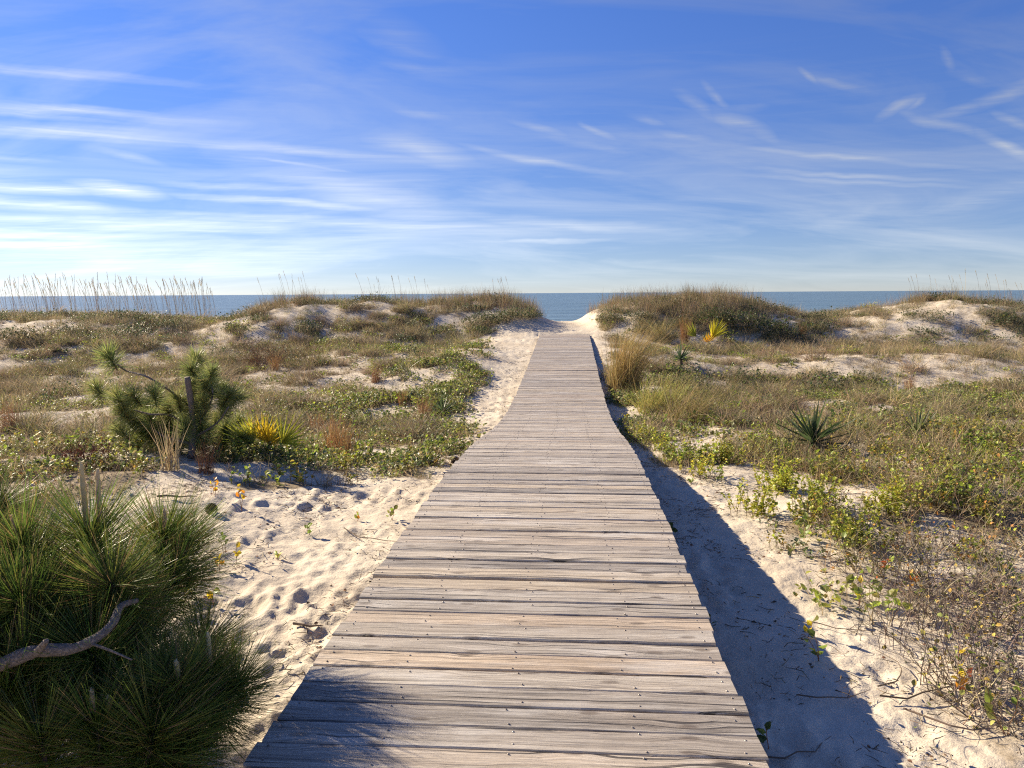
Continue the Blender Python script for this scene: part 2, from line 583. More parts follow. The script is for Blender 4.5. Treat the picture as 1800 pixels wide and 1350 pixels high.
def plain_wood_material():
    m = Mat('stringer_timber')
    co = m.n('ShaderNodeTexCoord').outputs['Object']
    c = m.ramp(m.noise(m.mapping(co, (20, 1.5, 30)), 1.0, 4), [(.3, (.12, .10, .08)), (.7, (.26, .22, .18))])
    m.L.new(c, m.bsdf.inputs['Base Color'])
    m.bsdf.inputs['Roughness'].default_value = .85
    return m.m


def screw_material():
    m = Mat('dull_screw_steel')
    c = m.ramp(m.noise(m.n('ShaderNodeNewGeometry').outputs['Position'], 60, 2), [(.35, (.13, .10, .085)), (.7, (.40, .38, .36))])
    m.L.new(c, m.bsdf.inputs['Base Color'])
    m.bsdf.inputs['Metallic'].default_value = .6
    m.bsdf.inputs['Roughness'].default_value = .5
    return m.m


def leaf_material(name, trans=.4, rough=.5, spec=.35, var=.5):
    m = Mat(name)
    col = m.n('ShaderNodeAttribute', {'attribute_name': 'col'}).outputs['Color']
    rnd = m.n('ShaderNodeObjectInfo').outputs['Random']
    k = m.n('ShaderNodeMapRange', None, Value=rnd)
    k.inputs['To Min'].default_value = 1 - var / 2
    k.inputs['To Max'].default_value = 1 + var / 2
    hs = m.n('ShaderNodeHueSaturation', None, Color=col, Value=k.outputs[0])
    w = m.n('ShaderNodeTexWhiteNoise', {'noise_dimensions': '1D'})
    m.L.new(rnd, w.inputs['W'])
    hr = m.n('ShaderNodeMapRange', None, Value=w.outputs['Value'])
    hr.inputs['To Min'].default_value = .488
    hr.inputs['To Max'].default_value = .512
    m.L.new(hr.outputs[0], hs.inputs['Hue'])
    c = hs.outputs[0]
    m.L.new(c, m.bsdf.inputs['Base Color'])
    m.bsdf.inputs['Roughness'].default_value = rough
    m.bsdf.inputs['Specular IOR Level'].default_value = spec
    if trans > 0:
        tr = m.n('ShaderNodeBsdfTranslucent', None, Color=c)
        mx = m.n('ShaderNodeMixShader')
        mx.inputs[0].default_value = trans
        m.L.new(m.bsdf.outputs[0], mx.inputs[1])
        m.L.new(tr.outputs[0], mx.inputs[2])
        m.L.new(mx.outputs[0], m.out.inputs['Surface'])
    return m.m


def bark_material(name, dark, light, scale=30):
    m = Mat(name)
    co = m.n('ShaderNodeTexCoord').outputs['Object']
    vo = m.n('ShaderNodeTexVoronoi', {'feature': 'DISTANCE_TO_EDGE'}, Scale=scale)
    m.L.new(co, vo.inputs['Vector'])
    n = m.noise(co, scale * 2, 5, .65)
    f = m.math('ADD', m.math('MULTIPLY', vo.outputs['Distance'], .7), m.math('MULTIPLY', n, .75))
    c = m.ramp(f, [(.15, dark), (.6, light)])
    m.L.new(c, m.bsdf.inputs['Base Color'])
    m.bsdf.inputs['Roughness'].default_value = .9
    m.bump(f, .8, .012)
    return m.m


def sea_material():
    m = Mat('sea_water')
    co = m.n('ShaderNodeNewGeometry').outputs['Position']
    a = m.noise(m.mapping(co, (.10, .22, 1)), 1.0, 5, .62, .4)
    b = m.noise(m.mapping(co, (.012, .05, 1)), 1.0, 5, .6)
    c = m.noise(m.mapping(co, (.9, 1.5, 1)), 1.0, 3, .6)
    far = m.noise(m.mapping(co, (.002, .012, 1)), 1.0, 4, .6)
    col = m.ramp(b, [(.3, (.085, .145, .175)), (.7, (.15, .22, .25))])
    col = m.mix(m.math('MULTIPLY', far, .6), col, (.095, .16, .195, 1))
    foam = m.ramp(m.noise(m.mapping(co, (.05, .16, 1), (9, 4, 0)), 1.0, 6, .65), [(.69, 0.0), (.74, .55)])
    sp = m.n('ShaderNodeSeparateXYZ')
    m.L.new(co, sp.inputs[0])
    near = m.ramp(m.math('DIVIDE', sp.outputs[1], 400), [(.2, 1.0), (.8, 0.0)])
    col = m.mix(m.math('MULTIPLY', foam, near), col, (.75, .78, .78, 1))
    m.L.new(col, m.bsdf.inputs['Base Color'])
    m.bsdf.inputs['Roughness'].default_value = .3
    m.bsdf.inputs['IOR'].default_value = 1.33
    h = m.math('ADD', m.math('ADD', m.math('MULTIPLY', a, 1.0), m.math('MULTIPLY', b, 3.0)), m.math('MULTIPLY', c, .12))
    m.bump(h, 1.0, 1.1)
    return m.m


SAND = sand_material()
WOOD = wood_material()
TIMBER = plain_wood_material()
SCREW = screw_material()
SEA = sea_material()
LEAF = leaf_material('green_leaf', .42, .45, .4)
DRY = leaf_material('dry_grass', .30, .7, .15, .6)
NEEDLE = leaf_material('pine_needle', .40, .42, .35, .35)
TWIG = leaf_material('dry_twig', 0, .85, .15, .4)
BARK = bark_material('pine_bark', (.045, .035, .03), (.25, .20, .17), 60)
CONE = leaf_material('pine_cone_scale', 0, .7, .25, .2)

# ------------------------------------------------------------------ ground and sea


def build_ground():
    s = np.linspace(-1, 1, 561)
    outer = np.array([1.5, 4, 9, 20, 50, 120, 260])
    rows = np.concatenate([[-40, -20, -10, -5, -2.5, -1, 0, .5], np.geomspace(.9, 46, 640), [49, 53, 58, 66, 80, 110, 150, 200]])
    reach = np.maximum(rows, .5) * .78 + 1.6
    X = np.concatenate([-(reach[:, None] + outer[::-1][None]), reach[:, None] * s[None], reach[:, None] + outer[None]], 1)
    Y = np.repeat(rows[:, None], X.shape[1], 1)
    nr, nc = X.shape
    x, y = X.ravel(), Y.ravel()
    z = height(x, y)
    sz = sand_zone(x, y)
    bz = bare_zone(x, y)
    litter = np.clip((1 - np.maximum(sz, (.8 - .25 * sstep(15, 20, y)) * bz)) * (.25 + .75 * patch(x, y)), 0, 1)
    inside = sstep(50, 44, y)
    churn = .3 + .8 * sstep(.35, .62, fbm(x * .9 + 3, y * .9, 3, 55))
    z = z + inside * pits(x, y) * churn * np.clip(sz * 1.0 + bz * .45, 0, 1.0)
    z = z + inside * (fbm(x * 3.1, y * 3.1, 3, 51) - .5) * (.05 + .03 * litter)
    z = z + inside * (fbm(x * 10, y * 10, 3, 52, .6) - .5) * .022 * sz
    # the sand never rises through the planks; it drifts flush against the far end
    dx = np.abs(x - deck_x(y))
    under = sstep(DECK_HALF + .12, DECK_HALF - .05, dx) * (y < 28.72)
    lim = deck_z(y) - np.where(y > 27.6, .045, .09) - .0
    z = np.where(under > 0, np.minimum(z, lim), z)
    me = bpy.data.meshes.new('ground')
    i = np.arange(nr * nc).reshape(nr, nc)
    q = np.stack([i[:-1, :-1], i[:-1, 1:], i[1:, 1:], i[1:, :-1]], -1).reshape(-1, 4)
    me.vertices.add(nr * nc)
    me.vertices.foreach_set('co', np.stack([x, y, z], 1).astype(np.float32).ravel())
    me.loops.add(q.size)
    me.loops.foreach_set('vertex_index', q.astype(np.int32).ravel())
    me.polygons.add(len(q))
    me.polygons.foreach_set('loop_start', np.arange(0, q.size, 4, dtype=np.int32))
    me.polygons.foreach_set('use_smooth', np.ones(len(q), bool))
    me.update(calc_edges=True)
    at_ = me.attributes.new('litter', 'FLOAT', 'POINT')
    at_.data.foreach_set('value', litter.astype(np.float32))
    me.materials.append(SAND)
    tag(link('ground', me), 'pale trodden dune sand with footprints on both sides of the boardwalk', 'sand', kind='structure')


build_ground()
me = bpy.data.meshes.new('sea')
me.from_pydata([(-70000, 56, -1.9), (70000, 56, -1.9), (70000, 60000, -1.9), (-70000, 60000, -1.9)], [], [(0, 1, 2, 3)])
me.materials.append(SEA)
tag(link('sea', me), 'calm blue sea reaching to the horizon beyond the dunes', 'sea', kind='structure')

# ------------------------------------------------------------------ boardwalk


def build_boardwalk():
    root = empty('boardwalk', (float(deck_x(1.0)), 1.0, 0), 'weathered grey plank boardwalk running through the dunes to the sea', 'boardwalk')
    rinv = Vector(root.location)
    ys = np.linspace(-4, 28.75, 4000)
    px, pz = deck_x(ys), deck_z(ys)
    s = np.concatenate([[0], np.cumsum(np.sqrt(np.diff(px) ** 2 + np.diff(ys) ** 2 + np.diff(pz) ** 2))])
    rnd = random.Random(5)
    # plank shapes: worn, slightly wavy boards
    meshes = []
    for k in range(14):
        L_, W_, T_ = DECK_HALF * 2, .1395, .036
        seg = 14
        prof = [(-.5, -1), (-.5, -.14), (-.46, 0.0), (-.2, .02), (.2, .02), (.46, 0.0), (.5, -.14), (.5, -1)]
        v, f = [], []
        wob = [(rnd.uniform(-.0022, .0022), rnd.uniform(-.0022, .0022), rnd.uniform(-.0012, .0012)) for _ in range(seg + 1)]
        e0, e1 = rnd.uniform(-.009, .006), rnd.uniform(-.006, .009)
        sk = rnd.uniform(-.004, .004)
        cup = rnd.uniform(-.05, .05)
        for i in range(seg + 1):
            t = i / seg
            xx = -L_ / 2 + e0 + (L_ + e1 - e0) * t
            for a, b in prof:
                ww = a * W_ + (wob[i][0] if a < 0 else wob[i][1]) * (abs(a) > .3)
                zz = b * T_ + (wob[i][2] if b > -.5 else 0) + (cup * T_ * (abs(a) * 2) ** 2 if b > -.5 else 0)
                v.append((xx + sk * a * 2 * (1 if i in (0, seg) else 0), ww, zz))
        n = len(prof)
        for i in range(seg):
            for j in range(n):
                f.append((i * n + j, i * n + (j + 1) % n, (i + 1) * n + (j + 1) % n, (i + 1) * n + j)[::-1])
        f.append(tuple(range(n))[::-1])
        f.append(tuple(seg * n + j for j in range(n)))
        m = bpy.data.meshes.new('plank')
        m.from_pydata(v, [], [q[::-1] for q in f])
        m.materials.append(WOOD)
        meshes.append(m)
    sv, sf = [], []
    t = .1
    yaw = -math.atan(.0765)
    while t < s[-1] - .08:
        i = min(int(np.searchsorted(s, t)), len(ys) - 2)
        slope = math.atan2(pz[i + 1] - pz[i], ys[i + 1] - ys[i])
        o = link('plank', meshes[rnd.randrange(14)], root)
        flip = rnd.random() < .5
        rot = Matrix.Rotation(yaw + rnd.gauss(0, .0016), 4, 'Z') @ Matrix.Rotation(slope + rnd.gauss(0, .006), 4, 'X') @ Matrix.Rotation(rnd.gauss(0, .0012), 4, 'Y')
        if flip:
            rot = rot @ Matrix.Rotation(math.pi, 4, 'Z')
        loc = Vector((px[i] + rnd.gauss(0, .004), ys[i], pz[i] + rnd.gauss(0, .0016)))
        o.matrix_basis = Matrix.Translation(loc - rinv) @ rot
        if ys[i] < 15:
            for u in (-.865, -.5, -.02, .46, .86):
                for w in (-.042, .042):
                    if rnd.random() < .06:
                        continue
                    c = Matrix.Translation(loc - rinv) @ rot @ Vector((u + rnd.gauss(0, .008), w + rnd.gauss(0, .007), .0022 + rnd.uniform(0, .002)))
                    b = len(sv)
                    rr = .0042
                    ax, ay = rot.to_3x3() @ Vector((1, 0, 0)), rot.to_3x3() @ Vector((0, 1, 0))
                    up = rot.to_3x3() @ Vector((0, 0, 1))
                    for h, q in ((-.006, 1.0), (.0, 1.0), (.0012, .7)):
                        for k in range(7):
                            a = k * math.tau / 7
                            sv.append(c + ax * (rr * q * math.cos(a)) + ay * (rr * q * math.sin(a)) + up * h)
                    for h in range(2):
                        for k in range(7):
                            sf.append((b + h * 7 + k, b + h * 7 + (k + 1) % 7, b + h * 7 + 7 + (k + 1) % 7, b + h * 7 + 7 + k))
                    sf.append(tuple(b + 14 + k for k in range(7)))
        t += .1395 + rnd.choice([.005, .007, .008, .010, .011, .012, .013, .015])
    m = bpy.data.meshes.new('screws')
    m.from_pydata(sv, [], sf)
    m.materials.append(SCREW)
    o = link('screws', m, root)
    o['kind'] = 'stuff'
    # stringers below the planks
    for u in (-.80, -.02, .80):
        v, f = [], []
        for y in np.linspace(-4, 28.6, 60):
            for a, b in ((-.022, -.042), (.022, -.042), (.022, -.20), (-.022, -.20)):
                v.append(Vector((deck_x(y) + u + a, y - u * .0765, deck_z(y) + b)) - rinv)
        for i in range(59):
            for j in range(4):
                f.append((i * 4 + j, i * 4 + (j + 1) % 4, i * 4 + 4 + (j + 1) % 4, i * 4 + 4 + j))
        m = bpy.data.meshes.new('stringer')
        m.from_pydata([tuple(q) for q in v], [], f)
        m.materials.append(TIMBER)
        link('stringer', m, root)


build_boardwalk()

# ------------------------------------------------------------------ plant building blocks


class MB:
    def __init__(self):
        self.v, self.f, self.c, self.m = [], [], [], []

    def add(self, vs, fs, cs, mat=0):
        b = len(self.v)
        self.v += [tuple(q) for q in vs]
        self.c += cs
        for q in fs:
            self.f.append(tuple(b + i for i in q))
            self.m.append(mat)

    def strip(self, pts, ws, side, c0, c1, mat=0):
        n = len(pts)
        vs, cs = [], []
        for i, p in enumerate(pts):
            t = i / (n - 1)
            col = tuple(c0[k] + (c1[k] - c0[k]) * t for k in range(3))
            if i == n - 1 and ws[i] == 0:
                vs.append(p)
                cs.append(col)
            else:
                vs += [p - side * ws[i], p + side * ws[i]]
                cs += [col, col]
        fs = []
        for i in range(n - 1):
            a = 2 * i
            if i == n - 2 and ws[-1] == 0:
                fs.append((a, a + 1, a + 2))
            else:
                fs.append((a, a + 1, a + 3, a + 2))
        self.add(vs, fs, cs, mat)

    def tube(self, pts, rs, k, c0, c1, mat=0, cap=True):
        n = len(pts)
        vs, cs, fs = [], [], []
        for i, p in enumerate(pts):
            d = (pts[min(i + 1, n - 1)] - pts[max(i - 1, 0)]).normalized()
            a = d.orthogonal().normalized() if abs(d.z) < .9 else (d.cross(Vector((1, 0, 0)))).normalized()
            if abs(d.z) < .9:
                a = d.cross(Vector((0, 0, 1))).normalized()
            b = d.cross(a)
            t = i / (n - 1)
            col = tuple(c0[q] + (c1[q] - c0[q]) * t for q in range(3))
            for j in range(k):
                th = j * math.tau / k
                vs.append(p + a * (rs[i] * math.cos(th)) + b * (rs[i] * math.sin(th)))
                cs.append(col)
        for i in range(n - 1):
            for j in range(k):
                fs.append((i * k + j, i * k + (j + 1) % k, i * k + k + (j + 1) % k, i * k + k + j))
        if cap:
            fs.append(tuple(range(k))[::-1])
            fs.append(tuple((n - 1) * k + j for j in range(k)))
        self.add(vs, fs, cs, mat)

    def leaf(self, p, d, nrm, ln, w, col, mat=0, fold=.25):
        side = d.cross(nrm).normalized()
        nrm = side.cross(d).normalized()
        m1, m2 = p + d * (ln * .38), p + d * (ln * .75) - nrm * (ln * .08)
        up = nrm * (w * fold)
        vs = [p, m1 + side * w + up, m1 - side * w + up, m1, m2 + side * (w * .72) + up, m2 - side * (w * .72) + up, m2, p + d * ln - nrm * (ln * .18)]
        fs = [(0, 3, 1), (0, 2, 3), (1, 3, 6, 4), (3, 2, 5, 6), (4, 6, 7), (6, 5, 7)]
        self.add(vs, fs, [col] * 8, mat)

    def mesh(self, name, mats, smooth=False):
        me = bpy.data.meshes.new(name)
        me.from_pydata(self.v, [], self.f)
        a = me.attributes.new('col', 'FLOAT_COLOR', 'POINT')
        arr = np.ones((len(self.v), 4), np.float32)
        arr[:, :3] = np.array(self.c, np.float32)
        a.data.foreach_set('color', arr.ravel())
        for m in mats:
            me.materials.append(m)
        me.polygons.foreach_set('material_index', np.array(self.m, np.int32))
        if smooth:
            me.polygons.foreach_set('use_smooth', np.ones(len(self.f), bool))
        me.update()
        return me

    def build(self, name, mats, parent=None, smooth=False):
        return link(name, self.mesh(name, mats, smooth), parent)


rn = random.Random(99)


def jit(c, a=.25, r=rn):
    k = 1 + r.uniform(-a, a)
    return tuple(max(.004, q * k * (1 + r.uniform(-a, a) * .35)) for q in c)


STRAW = (.54, .42, .22)
TAN = (.43, .33, .19)
GREYTAN = (.33, .275, .19)
OLIVE = (.205, .215, .06)
GREEN = (.165, .225, .04)
LIME = (.36, .42, .05)
RUSSET = (.36, .18, .075)
DKGREEN = (.045, .085, .030)
YELLOW = (.72, .50, .03)
ORANGE = (.62, .27, .03)
GOLD = (.50, .37, .13)
GREYGREEN = (.12, .15, .075)


def rdir(r, tilt):
    """unit vector leaning up to tilt (radians) from vertical"""
    a = r.uniform(0, math.tau)
    s = math.sin(tilt)
    return Vector((math.cos(a) * s, math.sin(a) * s, math.cos(tilt)))


def blade(mb, r, p, d, ln, w, bend, c0, c1, seg=3, mat=0, wind=Vector((.0, 0, 0))):
    side = d.cross(Vector((r.uniform(-1, 1), r.uniform(-1, 1), .2))).normalized()
    out = Vector((d.x, d.y, 0))
    out = out.normalized() if out.length > .02 else Vector((1, 0, 0))
    pts, ws = [], []
    for i in range(seg + 1):
        t = i / seg
        pts.append(p + d * (ln * t) + (out * bend - Vector((0, 0, bend * .55)) + wind) * (ln * t * t))
        ws.append(w * (1 - t * .75) if i < seg else 0)
    mb.strip(pts, ws, side, c0, c1, mat)


def grass_tuft(seed, n, h, spread, tilt, w, cols, bend=.4, seg=3, wind=(0, 0, 0)):
    r = random.Random(seed)
    mb = MB()
    for _ in range(n):
        a, q = r.uniform(0, math.tau), spread * math.sqrt(r.random())
        d = rdir(r, abs(r.gauss(0, tilt)))
        c = jit(r.choice(cols), .3, r)
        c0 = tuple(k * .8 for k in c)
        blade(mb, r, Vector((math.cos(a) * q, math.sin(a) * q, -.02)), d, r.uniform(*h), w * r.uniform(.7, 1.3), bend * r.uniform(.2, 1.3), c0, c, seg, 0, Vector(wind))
    return mb


def cover_tuft(seed, n, rad, h, ls, cols, stemcol=TAN):
    """low leafy creeper: short stems carrying rounded leaves"""
    r = random.Random(seed)
    mb = MB()
    for _ in range(n):
        a, q = r.uniform(0, math.tau), rad * math.sqrt(r.random())
        p = Vector((math.cos(a) * q, math.sin(a) * q, -.01))
        d = rdir(r, r.uniform(.1, .9))
        ln = r.uniform(*h)
        tip = p + d * ln
        mb.strip([p, tip], [.0016, .001], d.orthogonal().normalized(), stemcol, stemcol)
        for k in range(r.choice((1, 2, 3))):
            ld = (rdir(r, r.uniform(.5, 1.5)) + Vector((0, 0, .1))).normalized()
            L_ = r.uniform(*ls)
            mb.leaf(p + d * (ln * r.uniform(.55, 1)), ld, Vector((r.uniform(-.6, .6), r.uniform(-.6, .6), 1)).normalized(), L_, L_ * r.uniform(.28, .45), jit(r.choice(cols), .3, r))
    return mb


def sprig(seed, stems, h, ls, cols, tilt=.35, lper=9, stemcol=(.22, .14, .07), base=.04):
    """upright woody sprigs with alternate leaves"""
    r = random.Random(seed)
    mb = MB()
    for _ in range(stems):
        p = Vector((r.gauss(0, base), r.gauss(0, base), -.02))
        d = rdir(r, abs(r.gauss(0, tilt)))
        ln = r.uniform(*h)
        pts = [p]
        for i in range(4):
            d = (d + Vector((r.gauss(0, .14), r.gauss(0, .14), .03))).normalized()
            pts.append(pts[-1] + d * (ln / 4))
        mb.tube(pts, [.0028, .0024, .002, .0015, .001], 3, stemcol, stemcol, 0, False)
        for k in range(lper):
            t = r.uniform(.25, 1.0)
            i = min(int(t * 4), 3)
            q = pts[i].lerp(pts[i + 1], t * 4 - i)
            ld = (rdir(r, r.uniform(.4, 1.7))).normalized()
            L_ = r.uniform(*ls)
            mb.leaf(q, ld, Vector((r.uniform(-.8, .8), r.uniform(-.8, .8), 1)).normalized(), L_, L_ * r.uniform(.3, .42), jit(r.choice(cols), .25, r))
    return mb


def twig_tangle(seed, n, rad, h, thick, cols, leaves=0, leafcols=(LIME,)):
    """dry branching stems"""
    r = random.Random(seed)
    mb = MB()
    for _ in range(n):
        a, q = r.uniform(0, math.tau), rad * math.sqrt(r.random())
        p = Vector((math.cos(a) * q, math.sin(a) * q, -.02))
        d = rdir(r, min(1.4, abs(r.gauss(.35, .6))))
        ln = r.uniform(*h)
        c = jit(r.choice(cols), .3, r)
        def grow(p, d, ln, th, depth):
            pts = [p]
            for i in range(3):
                d = (d + Vector((r.gauss(0, .22), r.gauss(0, .22), r.gauss(.0, .16)))).normalized()
                if pts[-1].z < .02 and d.z < 0:
                    d.z = abs(d.z)
                pts.append(pts[-1] + d * (ln / 3))
            mb.tube(pts, [th, th * .85, th * .65, th * .4], 3, c, c, 0, False)
            if depth:
                for k in range(r.choice((1, 2, 3))):
                    i = r.choice((1, 2, 3))
                    nd = (d + Vector((r.gauss(0, .7), r.gauss(0, .7), r.gauss(.1, .4)))).normalized()
                    grow(pts[i], nd, ln * r.uniform(.3, .6), th * .6, depth - 1)
            for k in range(leaves):
                if r.random() < .5:
                    L_ = r.uniform(.018, .04)
                    mb.leaf(r.choice(pts), rdir(r, r.uniform(.4, 1.6)), Vector((r.uniform(-.8, .8), r.uniform(-.8, .8), 1)).normalized(), L_, L_ * .36, jit(r.choice(leafcols), .3, r))
        grow(p, d, ln, thick * r.uniform(.6, 1.3), 1)
    return mb


def litter_patch(seed, rad=.22):
    r = random.Random(seed)
    mb = MB()
    for _ in range(26):
        a, q = r.uniform(0, math.tau), rad * math.sqrt(r.random())
        p = Vector((math.cos(a) * q, math.sin(a) * q, r.uniform(.001, .012)))
        if r.random() < .55:
            th = r.uniform(0, math.tau)
            ln = r.uniform(.015, .09)
            e = p + Vector((math.cos(th) * ln, math.sin(th) * ln, r.uniform(-.003, .016)))
            m = p.lerp(e, .5) + Vector((r.gauss(0, .006), r.gauss(0, .006), r.uniform(0, .006)))
            c = jit(r.choice(((.10, .075, .055), (.17, .12, .08), (.25, .2, .14))), .3, r)
            mb.tube([p, m, e], [.002, .0018, .001], 3, c, c, 0, False)
        else:
            c = jit(r.choice(((.16, .09, .05), (.25, .15, .08), (.10, .07, .05))), .3, r)
            L_ = r.uniform(.008, .024)
            th = r.uniform(0, math.tau)
            mb.leaf(p, Vector((math.cos(th), math.sin(th), .12)).normalized(), Vector((r.gauss(0, .35), r.gauss(0, .35), 1)).normalized(), L_, L_ * .38, c)
    return mb


# ------------------------------------------------------------------ scattered ground vegetation (nobody could count it)


def scatter(name, label, cat, sources, mat, pts, scl, seed):
    """instances of small clump meshes standing at given points"""
    src = bpy.data.collections.new(name + '_sources')
    for k, mb in enumerate(sources):
        link('%s_clump_%02d' % (name, k), mb.mesh(name, [mat]), None, src)
    g = np.random.default_rng(seed)
    n = len(pts)
    me = bpy.data.meshes.new(name)
    me.vertices.add(n)
    me.vertices.foreach_set('co', pts.astype(np.float32).ravel())
    rot = np.zeros((n, 3), np.float32)
    rot[:, 0] = g.normal(0, .10, n)
    rot[:, 1] = g.normal(0, .10, n)
    rot[:, 2] = g.uniform(0, math.tau, n)
    me.attributes.new('rot', 'FLOAT_VECTOR', 'POINT').data.foreach_set('vector', rot.ravel())
    me.attributes.new('scl', 'FLOAT', 'POINT').data.foreach_set('value', scl.astype(np.float32))
    me.attributes.new('idx', 'INT', 'POINT').data.foreach_set('value', g.integers(0, len(sources), n).astype(np.int32))
    o = link(name, me)
    ng = bpy.data.node_groups.new(name, 'GeometryNodeTree')
    ng.interface.new_socket('Geometry', in_out='INPUT', socket_type='NodeSocketGeometry')
    ng.interface.new_socket('Geometry', in_out='OUTPUT', socket_type='NodeSocketGeometry')
    N, L = ng.nodes, ng.links
    gi, go = N.new('NodeGroupInput'), N.new('NodeGroupOutput')
    ci = N.new('GeometryNodeCollectionInfo')
    ci.inputs['Collection'].default_value = src
    ci.inputs['Separate Children'].default_value = True
    ci.inputs['Reset Children'].default_value = True
    iop = N.new('GeometryNodeInstanceOnPoints')
    iop.inputs['Pick Instance'].default_value = True

    def attr(nm, t):
        a = N.new('GeometryNodeInputNamedAttribute')
        a.data_type = t
        a.inputs['Name'].default_value = nm
        return a.outputs['Attribute']
    L.new(gi.outputs[0], iop.inputs['Points'])
    L.new(ci.outputs[0], iop.inputs['Instance'])
    L.new(attr('idx', 'INT'), iop.inputs['Instance Index'])
    L.new(attr('rot', 'FLOAT_VECTOR'), iop.inputs['Rotation'])
    L.new(attr('scl', 'FLOAT'), iop.inputs['Scale'])
    L.new(iop.outputs[0], go.inputs[0])
    md = o.modifiers.new('scatter', 'NODES')
    md.node_group = ng
    return tag(o, label, cat, kind='stuff')


def sample(density, seed, y0=1.0, y1=38.0, per=30.0):
    """random points with per-square-metre density(x, y) <= per"""
    g = np.random.default_rng(seed)
    # area of the wedge the photograph looks over, and a little more
    n = int(per * ((y1 ** 2 - y0 ** 2) * .80 + 2 * 2.0 * (y1 - y0)))
    y = np.sqrt(g.uniform(0, 1, n) * ((y1 + 2.5) ** 2 - (y0 + 2.5) ** 2) + (y0 + 2.5) ** 2) - 2.5
    x = g.uniform(-1, 1, n) * (y * .8 + 2.0)
    keep = g.uniform(0, 1, n) < density(x, y) / per
    x, y = x[keep], y[keep]
    return np.stack([x, y, height(x, y)], 1)


def cover_of(x, y):
    dx = x - deck_x(y)
    c = 1 - np.maximum(sand_zone(x, y), .9 * bare_zone(x, y))
    c = c * (np.abs(dx) > DECK_HALF + .08)
    c = c * patch(x, y)
    return np.clip(c, 0, 1)


def ridge(x, y):
    """1 on the top of the foredune"""
    return sstep(.62, 1.0, height(x, y)) * sstep(28.5, 30.5, y)


def d_cover(x, y):
    dx = x - deck_x(y)
    left = sstep(-9, -4, dx) * (dx < 0) * sstep(8.2, 8.8, y) * sstep(29, 24, y) * .7 + (dx < 0) * .28 * sstep(8, 8.8, y)
    right = (dx > 0) * (sstep(10.5, 12.5, y) * sstep(22, 18.5, y) * .85 + .14)
    pn = sstep(.38, .58, fbm(x * .5, y * .5, 3, 61))
    return 52 * cover_of(x, y) * (left + right) * (.25 + .75 * pn) * (1 - .8 * ridge(x, y)) * sstep(4, 5.5, y)


def d_dry(x, y):
    dx = x - deck_x(y)
    pn = sstep(.38, .58, fbm(x * .45 + 30, y * .45, 3, 67))
    w = .35 + .65 * pn
    w = w * (1 - .6 * sstep(-7, -4, dx) * (dx < 0) * sstep(26, 22, y))
    w = w * (1 - .55 * (dx > 0) * sstep(9.5, 7, y)) * (1 - .35 * (dx > 0) * sstep(10.5, 12, y) * sstep(21, 18, y))
    return 32 * np.maximum(cover_of(x, y), .20 * (np.abs(dx) > 3.0) * (y > 14)) * w * (1 - .3 * ridge(x, y)) * np.where(dx < 0, sstep(8.0, 8.6, y), sstep(4.6, 7.0, y))


def d_sprig(x, y):
    dx = x - deck_x(y)
    pn = sstep(.40, .58, fbm(x * .8 + 11, y * .8, 3, 73))
    near_r = (dx > 0) * sstep(5.2, 6.2, y) * sstep(13.5, 10.5, y)
    near_l = (dx < 0) * sstep(7.9, 8.6, y) * sstep(11.5, 9.5, y)
    return 24 * cover_of(x, y) * (near_r * (.35 + pn) + near_l * (.25 + .6 * pn))


def d_twig(x, y):
    dx = x - deck_x(y)
    pn = sstep(.42, .60, fbm(x * .7 + 51, y * .7, 3, 79))
    near_r = (dx > 1.6) * sstep(1.5, 2.5, y) * sstep(14, 9, y)
    left = (dx < -3.2) * sstep(6, 7, y) * sstep(30, 20, y) * .45
    return 8.5 * cover_of(x, y) * (near_r + left) * (.1 + pn)


def d_shrub(x, y):
    front = sstep(27, 29, y) * sstep(35, 32.5, y)
    pn = sstep(.40, .55, fbm(x * .4 + 71, y * .6, 3, 89))
    dx = np.abs(x - deck_x(y))
    return 9 * cover_of(x, y) * front * (.35 + .65 * pn) * sstep(1.4, 2.2, dx) + 1.0 * cover_of(x, y) * sstep(16, 19, y) * (1 - front) * pn


def d_crest(x, y):
    k = sstep(.75, 1.15, height(x, y)) * sstep(29.8, 31.8, y) * sstep(40, 36, y)
    rd = np.exp(-((x - 7.3) / 3.9) ** 6) + np.exp(-((x - .2) / 1.3) ** 4)
    k = np.maximum(k, np.minimum(rd, 1) * sstep(.45, .85, height(x, y)) * sstep(29.0, 30.2, y) * sstep(40, 36, y))
    two = np.exp(-((x - .1) / 1.6) ** 2) + np.exp(-((x - 7.0) / 3.0) ** 4) + .75 * np.exp(-((x - 19.5) / 3.6) ** 4) + .8 * np.exp(-((x + 9.6) / 1.2) ** 2) + .25 + .3 * np.exp(-((x + 2.5) / 2) ** 2)
    return 13 * k * np.minimum(two, 1) * (1 - .8 * bare_zone(x, y) * sstep(33.5, 32.5, y))


def d_mound(x, y):
    dx = x - deck_x(y)
    pn = sstep(.44, .62, fbm(x * .6 + 91, y * .6, 3, 91))
    zone = (dx < -1.6) * sstep(9.5, 11, y) * (.35 + .65 * sstep(-4, -7, dx)) + (dx > 2.2) * sstep(9, 11, y) * .45
    return 2.4 * np.maximum(cover_of(x, y), .25 * (np.abs(dx) > 4)) * zone * (.15 + pn) * sstep(33, 30, y)


def d_litter(x, y):
    dx = x - deck_x(y)
    edge = sstep(.1, .6, cover_of(x, y)) * .6 + .4
    return 18 * edge * (np.abs(dx) > DECK_HALF + .1) * sstep(30, 22, y) * np.where(dx > 0, 1.0, 1.0)


def place(fn, seed, per, lo, hi, y1=38.0):
    p = sample(fn, seed, 1.0, y1, per)
    g = np.random.default_rng(seed + 1)
    return p, g.uniform(lo, hi, len(p))


